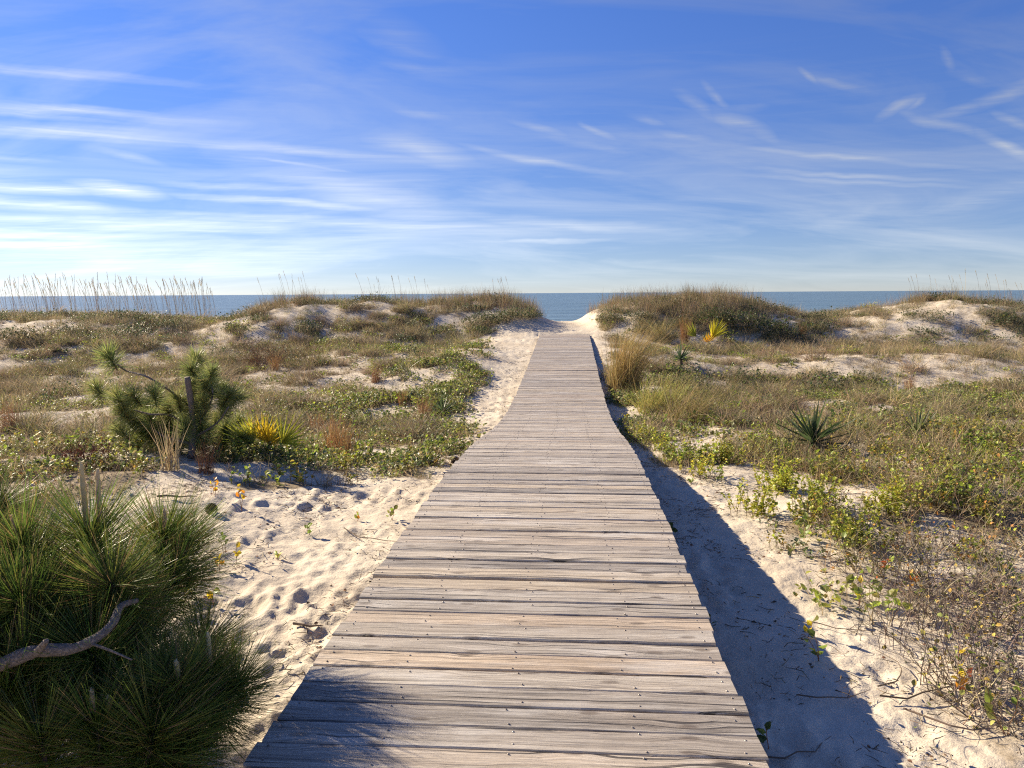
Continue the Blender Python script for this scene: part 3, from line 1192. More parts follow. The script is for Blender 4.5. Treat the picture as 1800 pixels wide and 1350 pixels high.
COUNTS = {}
def run_scatter():
    def go(name, label, cat, sources, mat, fn, seed, per, lo, hi, y1=38.0):
        p, s = place(fn, seed, per, lo, hi, y1)
        COUNTS[name] = len(p)
        scatter(name, label, cat, sources, mat, p, s, seed)
    go('ground_cover', 'low green creeping leaves matting the hollow behind the dunes', 'ground cover',
       [cover_tuft(k, 34, .20, (.03, .13), (.022, .045), [GREEN, OLIVE, GREYGREEN, (.34, .27, .12)] if k % 2 else [LIME, OLIVE, (.30, .30, .07), GREEN]) for k in range(6)], LEAF, d_cover, 101, 60, .6, 1.9)
    go('dry_grass', 'short straw coloured and olive grass spread over the dunes', 'grass',
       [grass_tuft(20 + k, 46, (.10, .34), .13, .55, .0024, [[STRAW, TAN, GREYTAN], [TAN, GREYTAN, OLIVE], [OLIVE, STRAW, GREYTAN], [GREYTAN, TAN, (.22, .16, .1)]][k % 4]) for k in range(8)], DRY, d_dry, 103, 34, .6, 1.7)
    go('leafy_undergrowth', 'yellow green leafy sprigs crowding the sand edge', 'undergrowth',
       [sprig(40 + k, 6, (.12, .34), (.022, .05), [[LIME, OLIVE, GREEN], [LIME, (.40, .36, .05), OLIVE], [OLIVE, LIME, (.42, .3, .06)]][k % 3]) for k in range(6)], LEAF, d_sprig, 107, 36, .7, 1.3, 16)
    go('dry_stems', 'grey brown dry stems tangled over the sand', 'dead stems',
       [twig_tangle(60 + k, 16, .16, (.10, .36), .0022, [GREYTAN, (.20, .15, .11), TAN], 1, (OLIVE, (.3, .2, .08))) for k in range(6)], TWIG, d_twig, 109, 14, .7, 1.3, 32)
    go('dune_undergrowth', 'dark grey green low growth on the dune faces and in hollows', 'undergrowth',
       [cover_tuft(80 + k, 90, .42, (.08, .34), (.03, .065), [DKGREEN, GREYGREEN, (.10, .10, .05)]) for k in range(4)] +
       [grass_tuft(90 + k, 80, (.2, .5), .35, .5, .004, [GREYTAN, GREYGREEN, TAN]) for k in range(3)], LEAF, d_shrub, 113, 11, .6, 1.3)
    go('crest_grass', 'brown and russet upright grass bristling along the dune crest', 'grass',
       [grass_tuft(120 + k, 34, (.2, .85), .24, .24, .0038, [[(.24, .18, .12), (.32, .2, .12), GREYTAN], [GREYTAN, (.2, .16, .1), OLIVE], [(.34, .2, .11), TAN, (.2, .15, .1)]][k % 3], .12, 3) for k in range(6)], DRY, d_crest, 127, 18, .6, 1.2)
    go('dry_tussocks', 'shaggy grey brown grass mounds dotted over the hollows', 'grass',
       [grass_tuft(160 + k, 190, (.18, .55), .26, .60, .0042, [[GREYTAN, (.24, .19, .13), TAN], [GREYTAN, OLIVE, STRAW], [(.28, .19, .12), TAN, GREYTAN]][k % 3], .6, 3) for k in range(6)], DRY, d_mound, 137, 3, .7, 1.5)
    go('leaf_litter', 'small dead leaves and broken twigs lying on the sand', 'litter',
       [litter_patch(140 + k) for k in range(6)], TWIG, d_litter, 131, 19, .6, 1.6, 30)


run_scatter()

# ------------------------------------------------------------------ pines


def needle_tuft(seed, n=900, ln=(.22, .32), stem=.30, cols=((.105, .165, .03), (.14, .19, .035), (.075, .125, .025), (.20, .21, .045), (.105, .165, .03), (.24, .17, .08)), wk=1.0):
    r = random.Random(seed)
    mb = MB()
    for _ in range(n):
        t = r.random() ** .8
        p = Vector((0, 0, stem * (.12 + .88 * t)))
        tilt = R(115 - 78 * t) * r.uniform(.62, 1.25)
        d = rdir(r, min(tilt, 2.1))
        c = jit(r.choice(cols), .3, r)
        l_ = r.uniform(*ln) * (1 - .25 * t * r.random())
        side = d.cross(Vector((r.gauss(0, 1), r.gauss(0, 1), r.gauss(0, 1)))).normalized()
        sag = Vector((r.gauss(0, .05), r.gauss(0, .05), r.gauss(.05, .07)))
        pts = [p, p + d * (l_ * .5) + sag * (l_ * .25), p + d * l_ + sag * l_]
        mb.strip(pts, [.0013 * wk, .0012 * wk, .0004 * wk], side, c, c)
    cs = (.16, .11, .07)
    mb.tube([Vector((0, 0, 0)), Vector((0, 0, stem * .6)), Vector((0, 0, stem))], [.011, .010, .008], 6, cs, cs, 1)
    return mb


TUFTS = [needle_tuft(200 + k).mesh('needle_tuft', [NEEDLE, TWIG]) for k in range(5)]
TUFTS_THIN = [needle_tuft(220 + k, 460, (.17, .26), .24, ((.25, .29, .09), (.30, .33, .11), (.18, .23, .07), (.38, .36, .14)), 2.3).mesh('needle_tuft', [NEEDLE, TWIG]) for k in range(4)]


def candle_mesh(seed, ln, rad):
    r = random.Random(seed)
    mb = MB()
    n = 16
    pts = [Vector((r.gauss(0, .0008), r.gauss(0, .0008), ln * i / n)) for i in range(n + 1)]
    rs = [rad * (1.0 if i % 2 else 1.16) * (1 - .35 * (i / n) ** 3) for i in range(n)] + [rad * .35]
    mb.tube(pts, rs, 7, (.44, .30, .15), (.60, .47, .28), 0)
    for i in range(150):                      # papery bristling scales
        t = r.random()
        a = r.uniform(0, math.tau)
        d = Vector((math.cos(a), math.sin(a), 1.3)).normalized()
        p = Vector((math.cos(a) * rad * .9, math.sin(a) * rad * .9, ln * t))
        mb.strip([p, p + d * rad * .9], [rad * .16, 0], d.cross(Vector((-math.sin(a) * .2, math.cos(a) * .2, 1))).normalized(), (.60, .44, .22), (.85, .70, .45))
    return mb.mesh('bud_candle', [TWIG])


def orient(o, loc, d, scale=1.0, spin=0.0):
    q = Vector(d).normalized().to_track_quat('Z', 'Y').to_matrix().to_4x4()
    o.matrix_basis = Matrix.Translation(loc) @ q @ Matrix.Rotation(spin, 4, 'Z') @ Matrix.Scale(scale, 4)


def limb(parent, name, pts, r0, r1, k=7, mat=BARK, col=(.25, .2, .16)):
    mb = MB()
    n = len(pts)
    # smooth the path
    out, rs = [], []
    for i in range(n - 1):
        a, b, c, d = pts[max(i - 1, 0)], pts[i], pts[i + 1], pts[min(i + 2, n - 1)]
        for s in range(4):
            t = s / 4
            out.append(.5 * ((2 * b) + (c - a) * t + (2 * a - 5 * b + 4 * c - d) * t * t + (3 * b - a - 3 * c + d) * t ** 3))
    out.append(pts[-1])
    m = len(out) - 1
    rl = random.Random(len(out) + int(r0 * 1e5))
    rs = [(r0 + (r1 - r0) * i / m) * (1 + rl.uniform(-.10, .12)) for i in range(m + 1)]
    mb.tube(out, rs, k, col, col, 0)
    return mb.build(name, [mat], parent, True)


def build_front_pine():
    base = Vector((-1.80, 2.95, float(height(-1.80, 2.95)) - .03))
    root = empty('pine_sapling', base, 'young long needled pine crowding the near left corner of the boardwalk', 'pine tree')
    r = random.Random(3)
    tl = [  # point in the photograph, distance ahead, lean, size, candle length
        (168, 1078, 3.10, (0, 0, 1), 1.15, (.27, .25)), (268, 1062, 3.42, (.22, 0, 1), 1.1, (.10,)), (300, 1052, 3.52, (.25, .1, 1), 1.0, ()), (92, 1072, 3.00, (-.3, -.1, 1), 1.05, (.08,)),
        (15, 1085, 2.95, (-.5, 0, .9), 1.05, ()), (205, 1105, 2.95, (.25, -.5, .8), 1.0, ()), (120, 1115, 2.85, (-.2, -.6, .7), 1.0, ()),
        (235, 1105, 3.25, (.6, .1, .7), 1.0, ()), (45, 1120, 2.80, (-.4, -.5, .6), 1.05, ()), (10, 1200, 2.70, (-.5, -.4, .6), 1.05, ()),
        (372, 1285, 2.75, (.05, -.05, 1), .82, (.13,)), (325, 1300, 2.65, (.05, -.2, 1), .85, (.06,)), (290, 1280, 2.85, (0, 0, 1), .85, ()),
        (365, 1290, 2.78, (.5, 0, .8), .82, ()), (258, 1200, 2.95, (-.1, -.2, 1), 1.0, (.05,)), (200, 1240, 2.75, (0, -.4, .9), 1.0, ()),
        (120, 1260, 2.70, (-.2, -.4, .8), 1.05, ()), (180, 1395, 2.45, (0, 0, 1), .9, (.08, .06)), (60, 1330, 2.55, (-.2, -.2, 1), 1.0, ()),
        (265, 1345, 2.60, (.1, -.2, .9), .9, ()), (315, 1365, 2.62, (.3, -.1, .9), .82, ()),
        (150, 1170, 3.00, (.0, -.2, .9), 1.05, ()), (190, 1150, 3.10, (.2, 0, .9), 1.0, ()), (80, 1200, 2.95, (-.3, 0, .9), 1.05, ()),
        (-60, 1090, 3.00, (-.5, 0, .9), 1.1, ()), (-120, 1150, 2.90, (-.6, .1, .7), 1.1, ()), (-70, 1250, 2.75, (-.4, -.2, .8), 1.1, ()),
        (-150, 1060, 3.25, (-.4, .3, 1), 1.1, ()), (-210, 1110, 3.10, (-.7, .2, .6), 1.1, ()), (60, 1125, 3.25, (-.2, .5, .9), 1.1, ()),
        (170, 1130, 3.35, (.1, .7, .6), 1.05, ()), (-20, 1130, 3.25, (-.3, .6, .7), 1.1, ()), (300, 1250, 3.05, (.3, .5, .7), 1.0, ()),
        (-130, 1320, 2.70, (-.4, 0, .9), 1.1, ()), (-20, 1390, 2.55, (-.1, -.1, 1), 1.05, ()), (240, 1410, 2.50, (.3, -.1, .9), 1.0, ()), (100, 1420, 2.45, (0, -.2, 1), 1.0, ()),
        (290, 1420, 2.55, (.2, 0, .9), .9, ()),
    ]
    top = at(168, 1078, 3.10)
    trunk_pts = [base + Vector((0, 0, 0)), base + Vector((.03, .02, .25)), base.lerp(top, .6) + Vector((.02, 0, .0)), top]
    limb(root, 'trunk', [p - base for p in trunk_pts], .034, .012)
    for i, (px, py, y, d, s, cand) in enumerate(tl):
        p = at(px, py, y)
        o = link('needle_tuft', TUFTS[i % 5], root)
        orient(o, p - base, d, s, r.uniform(0, 6))
        dn = Vector(d).normalized()
        if i:
            t = min(.95, max(.12, (p.z - base.z - .1) / (top.z - base.z)))
            j = base.lerp(top, t * .8)
            mid = j.lerp(p, .55) + Vector((0, 0, -.03))
            limb(root, 'branch', [j - base, mid - base, p - dn * .05 - base, p + dn * .04 - base], .014, .009, 6)
        for q, ln in enumerate(cand):
            c = link('bud_candle', candle_mesh(300 + i * 3 + q, ln, .0115 if ln > .2 else .008), root)
            off = Vector((.042 * q - (.01 if len(cand) > 1 else 0), .02 * q, -.012 * q))
            orient(c, p + dn * (.33 * s) + off - base, (d[0] * .3 - .02 + .05 * q, d[1] * .3, 1), 1.0, r.uniform(0, 6))
    pb = [(-90, 1190, 2.40), (-10, 1172, 2.42), (45, 1150, 2.44), (80, 1143, 2.46), (130, 1140, 2.48), (175, 1118, 2.52), (200, 1092, 2.58), (212, 1066, 2.66), (240, 1056, 2.76)]
    o = limb(root, 'bare_branch', [at(*q) - base for q in pb], .027, .010, 9)
    o['label'] = 'bent bare branch with grey flaking bark'
    nub = [at(62, 1150, 2.44), at(76, 1134, 2.42), at(82, 1126, 2.40)]
    limb(root, 'branch_stub', [q - base for q in nub], .014, .008, 6)
    nub = [at(150, 1128, 2.50), at(190, 1142, 2.47), at(232, 1160, 2.46)]
    limb(root, 'side_twig', [q - base for q in nub], .006, .003, 5)


def build_mid_pine():
    base = ground_point(335, 805)
    Y = base.y
    root = empty('pine_shrub', base, 'small bushy pine with a sawn off trunk in the hollow', 'pine tree')
    r = random.Random(8)
    tr = [base, at(340, 760, Y), at(336, 710, Y - .12), at(329, 663, Y - .18)]
    limb(root, 'trunk', [q - base for q in tr], .042, .036, 8)
    for bp in ([(336, 718), (318, 700), (262, 664), (222, 652), (206, 640)], [(334, 752), (300, 730), (262, 728), (212, 712), (190, 695)],
               [(338, 760), (362, 725), (374, 690), (362, 655)], [(338, 770), (380, 745), (402, 715)], [(338, 780), (290, 768), (262, 748)]):
        limb(root, 'branch', [at(x, y, Y + .1 * i * r.uniform(-1, 1)) - base for i, (x, y) in enumerate(bp)], .017, .008, 5)
    spots = [(206, 650, -.6, .9), (186, 702, -.5, .7), (345, 668, 0, 1), (368, 672, .2, 1), (352, 690, -.2, 1), (382, 700, .4, 1), (403, 712, .8, .8), (362, 725, 0, 1), (390, 735, .4, 1),
             (342, 730, -.1, 1), (374, 755, .3, 1), (402, 755, .7, .8), (250, 752, -.5, .9), (268, 758, 0, 1), (232, 742, -.7, .8), (292, 775, 0, 1), (320, 772, .1, 1), (350, 775, .2, 1),
             (250, 782, -.4, 1), (280, 796, -.2, .9), (318, 800, .1, .8), (356, 800, .2, .9), (388, 788, .6, .8), (230, 775, -.7, .8), (410, 780, .8, .6), (305, 758, -.1, 1), (372, 700, 0, 1),
             (300, 740, -.2, 1), (352, 745, 0, 1), (330, 745, 0, 1), (285, 750, -.2, 1), (365, 775, .2, 1), (395, 770, .5, .9), (240, 762, -.5, 1), (272, 780, -.3, 1), (335, 785, 0, 1), (305, 790, -.1, 1), (390, 715, .5, 1), (376, 685, .2, 1), (350, 655, 0, 1), (358, 705, .1, 1),
             (225, 720, -.5, 1), (250, 715, -.3, 1), (275, 715, -.2, 1), (238, 735, -.4, 1), (318, 725, -.2, 1), (330, 760, 0, 1), (345, 712, 0, 1), (362, 690, .1, 1), (325, 775, 0, 1), (260, 765, -.3, 1),
             (266, 735, -.3, 1), (338, 800, 0, 1), (300, 808, -.2, .8), (375, 810, .4, .8), (255, 808, -.5, .8)]
    for i, (x, y, dx, dz) in enumerate(spots):
        p = at(x, y, Y + r.uniform(-.2, .5))
        o = link('needle_tuft', TUFTS_THIN[i % 4], root)
        orient(o, p - base, (dx + r.gauss(0, .15), r.gauss(-.1, .3), dz), r.uniform(.85, 1.0) if i < 2 else r.uniform(.62, .95), r.uniform(0, 6))


build_front_pine()
build_mid_pine()


def build_shade_pine():  # pine added beyond the left frame edge to shade the near pine's lower tufts
    x0, y0 = -3.45, 4.05
    base = Vector((x0, y0, float(height(x0, y0)) - .03))
    root = empty('pine_sapling', base, 'pine added at the left edge to shade the foreground pine, mostly out of view', 'pine tree')
    r = random.Random(17)
    limb(root, 'trunk', [Vector((0, 0, 0)), Vector((.02, .03, .6)), Vector((0, 0, 1.35))], .04, .012)
    for i in range(26):
        t = (i + .5) / 26
        a = i * 2.39996
        rad = .42 * (1 - .75 * t) + .06
        p = Vector((math.cos(a) * rad, math.sin(a) * rad, .25 + 1.15 * t))
        d = Vector((math.cos(a) * (1 - t), math.sin(a) * (1 - t), .5 + .6 * t))
        o = link('needle_tuft', TUFTS[i % 5], root)
        orient(o, p, d, .95, r.uniform(0, 6))
        limb(root, 'branch', [Vector((0, 0, .2 + 1.0 * t)), p * .6 + Vector((0, 0, .09 * t)), p], .012, .009, 5)


build_shade_pine()

# ------------------------------------------------------------------ palmettos and yuccas


def lance_mesh(name, ln, w, c0, c1, droop=.0, fold=.35, seg=4, peak=.3):
    """stiff folded leaf along +Z, opening to +Y"""
    mb = MB()
    vs, cs, fs = [], [], []
    for i in range(seg + 1):
        t = i / seg
        ww = w * (1 - max(0, (t - peak)) / (1 - peak)) if t > peak else w * (.55 + .45 * t / peak)
        ww = max(ww, .0012)
        z, y = ln * t * (1 - .3 * droop * t * t), droop * ln * t * t
        c = tuple(c0[k] + (c1[k] - c0[k]) * t for k in range(3))
        vs += [Vector((-ww, y + ww * fold, z)), Vector((0, y, z)), Vector((ww, y + ww * fold, z))]
        cs += [c] * 3
    for i in range(seg):
        a = i * 3
        fs += [(a, a + 1, a + 4, a + 3), (a + 1, a + 2, a + 5, a + 4)]
    mb.add(vs, fs, cs)
    return mb.mesh(name, [LEAF])


def build_yucca(px, py, size, label, tone, seed, dead=14, stalk=False, lift=.12, group='yuccas in the dunes'):
    base = ground_point(px, py)
    root = empty('yucca', base, label, 'yucca', group)
    r = random.Random(seed)
    live = [lance_mesh('leaf', .42, .019, tuple(q * k for q in tone), tuple(q * k * 1.15 for q in tone), dr) for k, dr in ((1, .0), (.8, .06), (1.25, .03), (1.0, .12))]
    brown = [lance_mesh('dead_leaf', .34, .012, (.13, .09, .055), (.26, .19, .12), dr, .5) for dr in (.2, .35)]
    mb = MB()
    mb.tube([Vector((0, 0, -.05)), Vector((.01, 0, lift * .6)), Vector((.015, 0, lift + .05))], [.045, .05, .03], 8, (.14, .10, .07), (.22, .16, .1), 0)
    mb.build('stem', [TWIG], root)
    n = 46
    for i in range(n):
        t = i / n
        tilt = R(8 + 92 * t ** .8) + r.gauss(0, .14)
        a = i * 2.39996 + r.gauss(0, .2)
        d = Vector((math.cos(a) * math.sin(tilt), math.sin(a) * math.sin(tilt), math.cos(tilt)))
        o = link('leaf', r.choice(live), root)
        orient(o, Vector((0, 0, (lift + .05 * (1 - t)) * size)) + Vector((d.x, d.y, 0)) * .015, d, size * r.uniform(.62, 1.12), r.uniform(-.8, .8))
    for i in range(dead):
        tilt = R(r.uniform(100, 150))
        a = r.uniform(-1.2, 1.2) if r.random() < .7 else r.uniform(0, 6.28)
        d = Vector((math.cos(a) * math.sin(tilt), math.sin(a) * math.sin(tilt), math.cos(tilt)))
        o = link('dead_leaf', r.choice(brown), root)
        orient(o, Vector((0, 0, lift * size)), d, size * r.uniform(.6, 1.0), r.uniform(0, 6))
    if stalk:
        mb = MB()
        mb.tube([Vector((.02, 0, lift)), Vector((.05, .02, .35)), Vector((.09, .03, .62))], [.006, .005, .003], 5, (.2, .15, .1), (.25, .2, .13), 0)
        mb.build('flower_stalk', [TWIG], root)


def build_palmetto(px, py, fronds, label, seed, group='small palmettos in the dunes'):
    base = ground_point(px, py)
    root = empty('palmetto', base, label, 'palmetto', group)
    r = random.Random(seed)
    cache = {}
    for (dx, dy, dz, petiole, size, tone, spread, facing) in fronds:
        d = Vector((dx, dy, dz)).normalized()
        key = tone
        if key not in cache:
            cache[key] = [lance_mesh('leaflet', .44, .0135, tuple(q * k for q in tone), tuple(q * k * .95 for q in tone), dr, .5, 4, .45) for k, dr in ((1, .0), (.85, .1), (1.15, .04))]
        pts = [Vector((r.gauss(0, .015), r.gauss(0, .015), -.03)), d * (petiole * .5) + Vector((0, 0, .02)), d * petiole]
        mb = MB()
        mb.tube(pts, [.008, .007, .005], 5, (.20, .20, .05), tuple(q * .8 for q in tone), 0)
        fr = mb.build('frond', [LEAF], root)
        # a fan of leaflets spread about the end of the stalk
        side = d.cross(Vector(facing)).normalized()
        nrm = side.cross(d).normalized()
        n = 20
        for i in range(n):
            a = (i / (n - 1) - .5) * spread + r.gauss(0, .03)
            ld = (d * math.cos(a) + side * math.sin(a) + nrm * (.10 * (1 if i % 2 else -1) + .12 * abs(a))).normalized()
            o = link('leaflet', r.choice(cache[key]), fr)
            x = ld
            q = x.to_track_quat('Z', 'Y').to_matrix().to_4x4()
            # turn the fold to face the fan's normal
            yv = q.to_3x3() @ Vector((0, 1, 0))
            ang = math.atan2(x.dot(yv.cross(nrm)), yv.dot(nrm))
            o.matrix_basis = Matrix.Translation(pts[-1]) @ q @ Matrix.Rotation(ang, 4, 'Z') @ Matrix.Scale(size * (1 - .22 * abs(a) / (spread / 2)) * r.uniform(.9, 1.08), 4)


YG = (.06, .09, .035)
build_yucca(1428, 800, 1.55, 'dark green spiky yucca with a skirt of dead leaves right of the boardwalk', YG, 31, 30, True, .10)
build_yucca(1612, 772, 1.15, 'pale yucca half hidden in dry grass beside a darker yucca', (.13, .15, .07), 32, 10, False, .02)
build_yucca(1196, 645, 1.15, 'small bluish yucca below the right hand palmetto', (.075, .12, .06), 33, 8, False, .18)
build_yucca(778, 728, .9, 'low yucca among green creepers left of the boardwalk', (.07, .10, .045), 34, 4, False, .03)

YEL, YGR, DGR, BRN = (.66, .48, .04), (.40, .42, .05), (.10, .15, .04), (.36, .24, .10)
build_palmetto(472, 808, [(-.10, -.2, 1, .27, 1.0, YEL, 2.0, (0, -1, .3)), (.22, -.35, .9, .23, .98, YEL, 1.7, (0, -1, .5)), (-.5, -.2, .7, .3, 1.1, YGR, 2.0, (0, -1, .5)),
                          (.6, .1, .7, .28, 1.1, YGR, 2.0, (0, -1, .6)), (.2, -.7, .4, .22, .85, DGR, 2.3, (0, 0, 1)), (-.6, -.5, .3, .24, .8, DGR, 2.3, (0, 0, 1)),
                          (.8, -.3, .25, .25, .8, DGR, 2.2, (0, 0, 1)), (.1, .6, .7, .25, .9, DGR, 2.2, (0, -1, 1))],
               'bright yellow fan palmetto beside the small bushy pine', 41)
build_palmetto(1243, 612, [(.45, -.1, 1, .4, 1.75, (.60, .54, .04), 1.35, (0, -1, .1)), (-.75, -.1, .75, .6, 1.5, (.33, .36, .05), 1.2, (0, -1, .2)), (-.05, -.3, .55, .25, 1.05, (.72, .42, .03), 2.2, (0, -1, .3)),
                           (.35, -.6, .1, .3, .9, BRN, 1.8, (0, 0, 1)), (-.5, -.5, -.05, .4, .9, BRN, 1.6, (0, 0, 1)), (.1, .3, .6, .25, 1.0, DGR, 2.0, (0, -1, .3))],
               'yellow green palmetto with two raised fans before the right dune', 42)

# ------------------------------------------------------------------ grass tussocks and bushes


def tussock(px, py, mb, mats, name, label, cat, group=None, scale=1.0, rz=0.0):
    p = ground_point(px, py)
    o = mb.build(name, mats)
    o.location = p
    o.scale = (scale,) * 3
    o.rotation_euler = (0, 0, rz)
    return tag(o, label, cat, group)


tussock(1096, 688, grass_tuft(400, 1000, (.6, 2.1), .36, .19, .0050, [(.62, .45, .18), (.54, .38, .14), (.5, .37, .17), (.42, .34, .12)], .25, 4, (.22, 0, -.05)), [DRY], 'grass_tussock',
        'tall golden tussock arching beside the far end of the boardwalk', 'grass tussock', 'big grass tussocks')
tussock(1160, 726, grass_tuft(401, 700, (.3, 1.05), .42, .40, .0047, [(.44, .40, .11), (.54, .42, .16), (.32, .33, .08)], .4, 4, (.12, 0, 0)), [DRY], 'grass_tussock',
        'rounded yellow green tussock just below the tall golden one', 'grass tussock', 'big grass tussocks')
tussock(1215, 738, grass_tuft(402, 520, (.3, .95), .46, .46, .0042, [(.34, .32, .10), (.46, .37, .15), TAN], .5, 4, (.2, 0, 0)), [DRY], 'grass_tussock',
        'shaggy olive tussock leaning right beside the rounded yellow green tussock', 'grass tussock', 'big grass tussocks')
tussock(1262, 712, grass_tuft(407, 420, (.3, .85), .5, .46, .0042, [(.34, .33, .10), (.44, .36, .14), GREYTAN], .5, 4, (.2, 0, 0)), [DRY], 'grass_tussock',
        'low spreading olive tussock furthest from the boards, below the palmetto', 'grass tussock', 'big grass tussocks')
tussock(1163, 598, grass_tuft(403, 300, (.7, 1.4), .2, .40, .005, [(.22, .23, .10), GOLD, GREYTAN], .7, 4), [DRY], 'grass_tussock',
        'drooping grey green tussock on the slope of the right dune', 'grass tussock', 'big grass tussocks')
tussock(1203, 612, grass_tuft(404, 160, (.7, 1.4), .14, .10, .005, [RUSSET, (.40, .2, .1)], .1, 3), [DRY], 'grass_tussock',
        'narrow upright russet grass behind the small bluish yucca', 'grass tussock', 'big grass tussocks')
tussock(300, 828, grass_tuft(405, 60, (.35, .8), .09, .14, .004, [GREYTAN, STRAW, TAN], .15, 3), [DRY], 'grass_tussock',
        'thin upright straw grass standing before the small bushy pine', 'grass tussock', 'big grass tussocks')

rb = [(590, 800, .95, 'rust red feathery grass, tallest of the clumps left of the boardwalk'), (612, 806, .8, 'rust red feathery grass just right of the tallest clump'),
      (556, 768, .75, 'thin rust brown grass between yellow palmetto and tallest red clump'), (745, 738, .75, 'narrow rust orange grass near the low yucca'),
      (708, 712, .55, 'short reddish brown grass clump upslope of the low yucca'), (660, 672, .7, 'pale rust grass tuft high on the green creeper slope'),
      (362, 832, .6, 'small reddish dead grass at the foot of the bushy pine'), (16, 760, .9, 'brown feathery grass at the left edge of the hollow'),
      (484, 652, .8, 'upright brown dead stalk clump beside the round dry bush'), (1598, 688, .7, 'small russet grass clump on the green flat right of the boardwalk'),
      (1410, 592, .8, 'faint russet grass spire at the foot of the right dune')]
for i, (px, py, s, lab) in enumerate(rb):
    tussock(px, py, grass_tuft(420 + i, 150, (.35, .85), .16, .20, .0036, [RUSSET, (.42, .22, .09), (.30, .16, .09)], .15, 3), [DRY], 'broomsedge', lab, 'red grass', 'rust coloured grass clumps', s)

tussock(468, 645, twig_tangle(450, 210, .55, (.3, .8), .004, [(.30, .18, .09), (.24, .15, .09), TAN], 3, ((.30, .2, .06), OLIVE, (.36, .22, .07))), [TWIG], 'dry_bush',
        'round brown dry bush in the hollow left of the boardwalk', 'bush', 'dry bushes', 1.15)
tussock(548, 640, twig_tangle(451, 120, .45, (.25, .6), .004, [(.36, .22, .1), TAN], 3, ((.38, .24, .06), OLIVE)), [TWIG], 'dry_bush',
        'orange brown thin bush right of the round dry bush', 'bush', 'dry bushes')
tussock(152, 822, twig_tangle(452, 130, .26, (.12, .32), .004, [(.26, .10, .06), (.20, .08, .05)], 2, ((.28, .11, .06),)), [TWIG], 'dry_bush',
        'low rust red dead bush above the foreground pine candles', 'bush', 'dry bushes')
tussock(315, 592, twig_tangle(453, 150, .5, (.25, .5), .005, [(.16, .13, .09), GREYTAN], 3, (DKGREEN, GREYGREEN)), [TWIG], 'dry_bush',
        'dark mounded bush on the slope below the left sea oats', 'bush', 'dry bushes', 1.1)

for i, (px, py, s, lab) in enumerate([
        (905, 562, 1.0, 'dark green shrub mass on the dune just left of the path'), (868, 566, .9, 'dark shrub left of the shrub mass beside the path'), (935, 560, .6, 'low shrub on the dune nose nearest the path'),
        (1340, 582, 1.15, 'dark shrub at the right foot of the grassy right dune'), (1300, 572, 1.1, 'shaded shrub on the grassy right dune above the dark foot shrub'), (1262, 566, 1.0, 'dark shrub behind the raised palmetto fans'),
        (1372, 592, .8, 'outermost dark shrub trailing from the grassy right dune'), (1190, 578, .8, 'green shrub on the slope behind the golden tussock'), (1120, 560, .7, 'brown green shrub on the dune nose right of the path'),
        (1072, 566, .7, 'brownish shrub where the right dune meets the path'), (120, 592, 1.0, 'grey shrub on the shaded left dune face'), (230, 596, 1.0, 'dark shrub below the middle of the sea oats'), (30, 600, 1.0, 'shrub on the left dune face at the frame edge')]):
    tussock(px, py, cover_tuft(430 + i, 420, .75, (.12, .62), (.04, .085), [DKGREEN, (.06, .09, .035), (.10, .11, .05), GREYTAN if i > 8 else (.07, .10, .03)]), [LEAF], 'dune_shrub', lab, 'shrub', 'dark shrubs on the dune faces', s, i * 1.3)

# the thorny tangle in the near right corner
tw = [(1720, 1085, 330, .48, (.12, .42), 1.0, 'largest grey tangle of bare stems at the right edge'), (1770, 1230, 260, .40, (.12, .36), 1.0, 'grey brown tangle of stems in the bottom right corner'),
      (1560, 1010, 120, .30, (.15, .42), 1.0, 'sparse dry bush with a few leaves, inner edge of the right tangle'), (1640, 975, 170, .40, (.12, .38), 1.0, 'olive grey dry bush behind the largest bare tangle'),
      (1480, 930, 120, .30, (.12, .36), 1.0, 'dry grey grassy bush beside yellow leafy shrub'), (1775, 960, 140, .36, (.12, .36), 1.0, 'brown stems at the right edge behind the largest tangle'),
      (1600, 1130, 60, .34, (.15, .4), .9, 'loose fallen dark stems lying on sand before the largest tangle'), (1660, 880, 190, .5, (.15, .42), 1.0, 'wide straw brown thicket below the pale yucca'),
      (30, 905, 170, .42, (.15, .42), 1.0, 'dark dry bush behind the foreground pine at the left edge'), (112, 872, 90, .35, (.1, .3), 1.0, 'thin dry stems on the sand trail above the pine candles'),
      (1520, 850, 170, .5, (.15, .4), 1.0, 'straw thicket below the dark yucca')]
for i, (px, py, n, rad, h, s, lab) in enumerate(tw):
    dark = i in (0, 1, 6)
    cols = [(.24, .19, .15), (.34, .28, .21), (.15, .115, .09)] if dark else [GREYTAN, TAN, (.30, .25, .14)]
    tussock(px, py, twig_tangle(460 + i, n, rad, h, .0030, cols, 1 if i != 6 else 0, (OLIVE, LIME, (.35, .18, .05)) if not dark else ((.30, .22, .06), OLIVE)), [TWIG], 'bramble', lab, 'bramble', 'dry brambles on the sand', s)

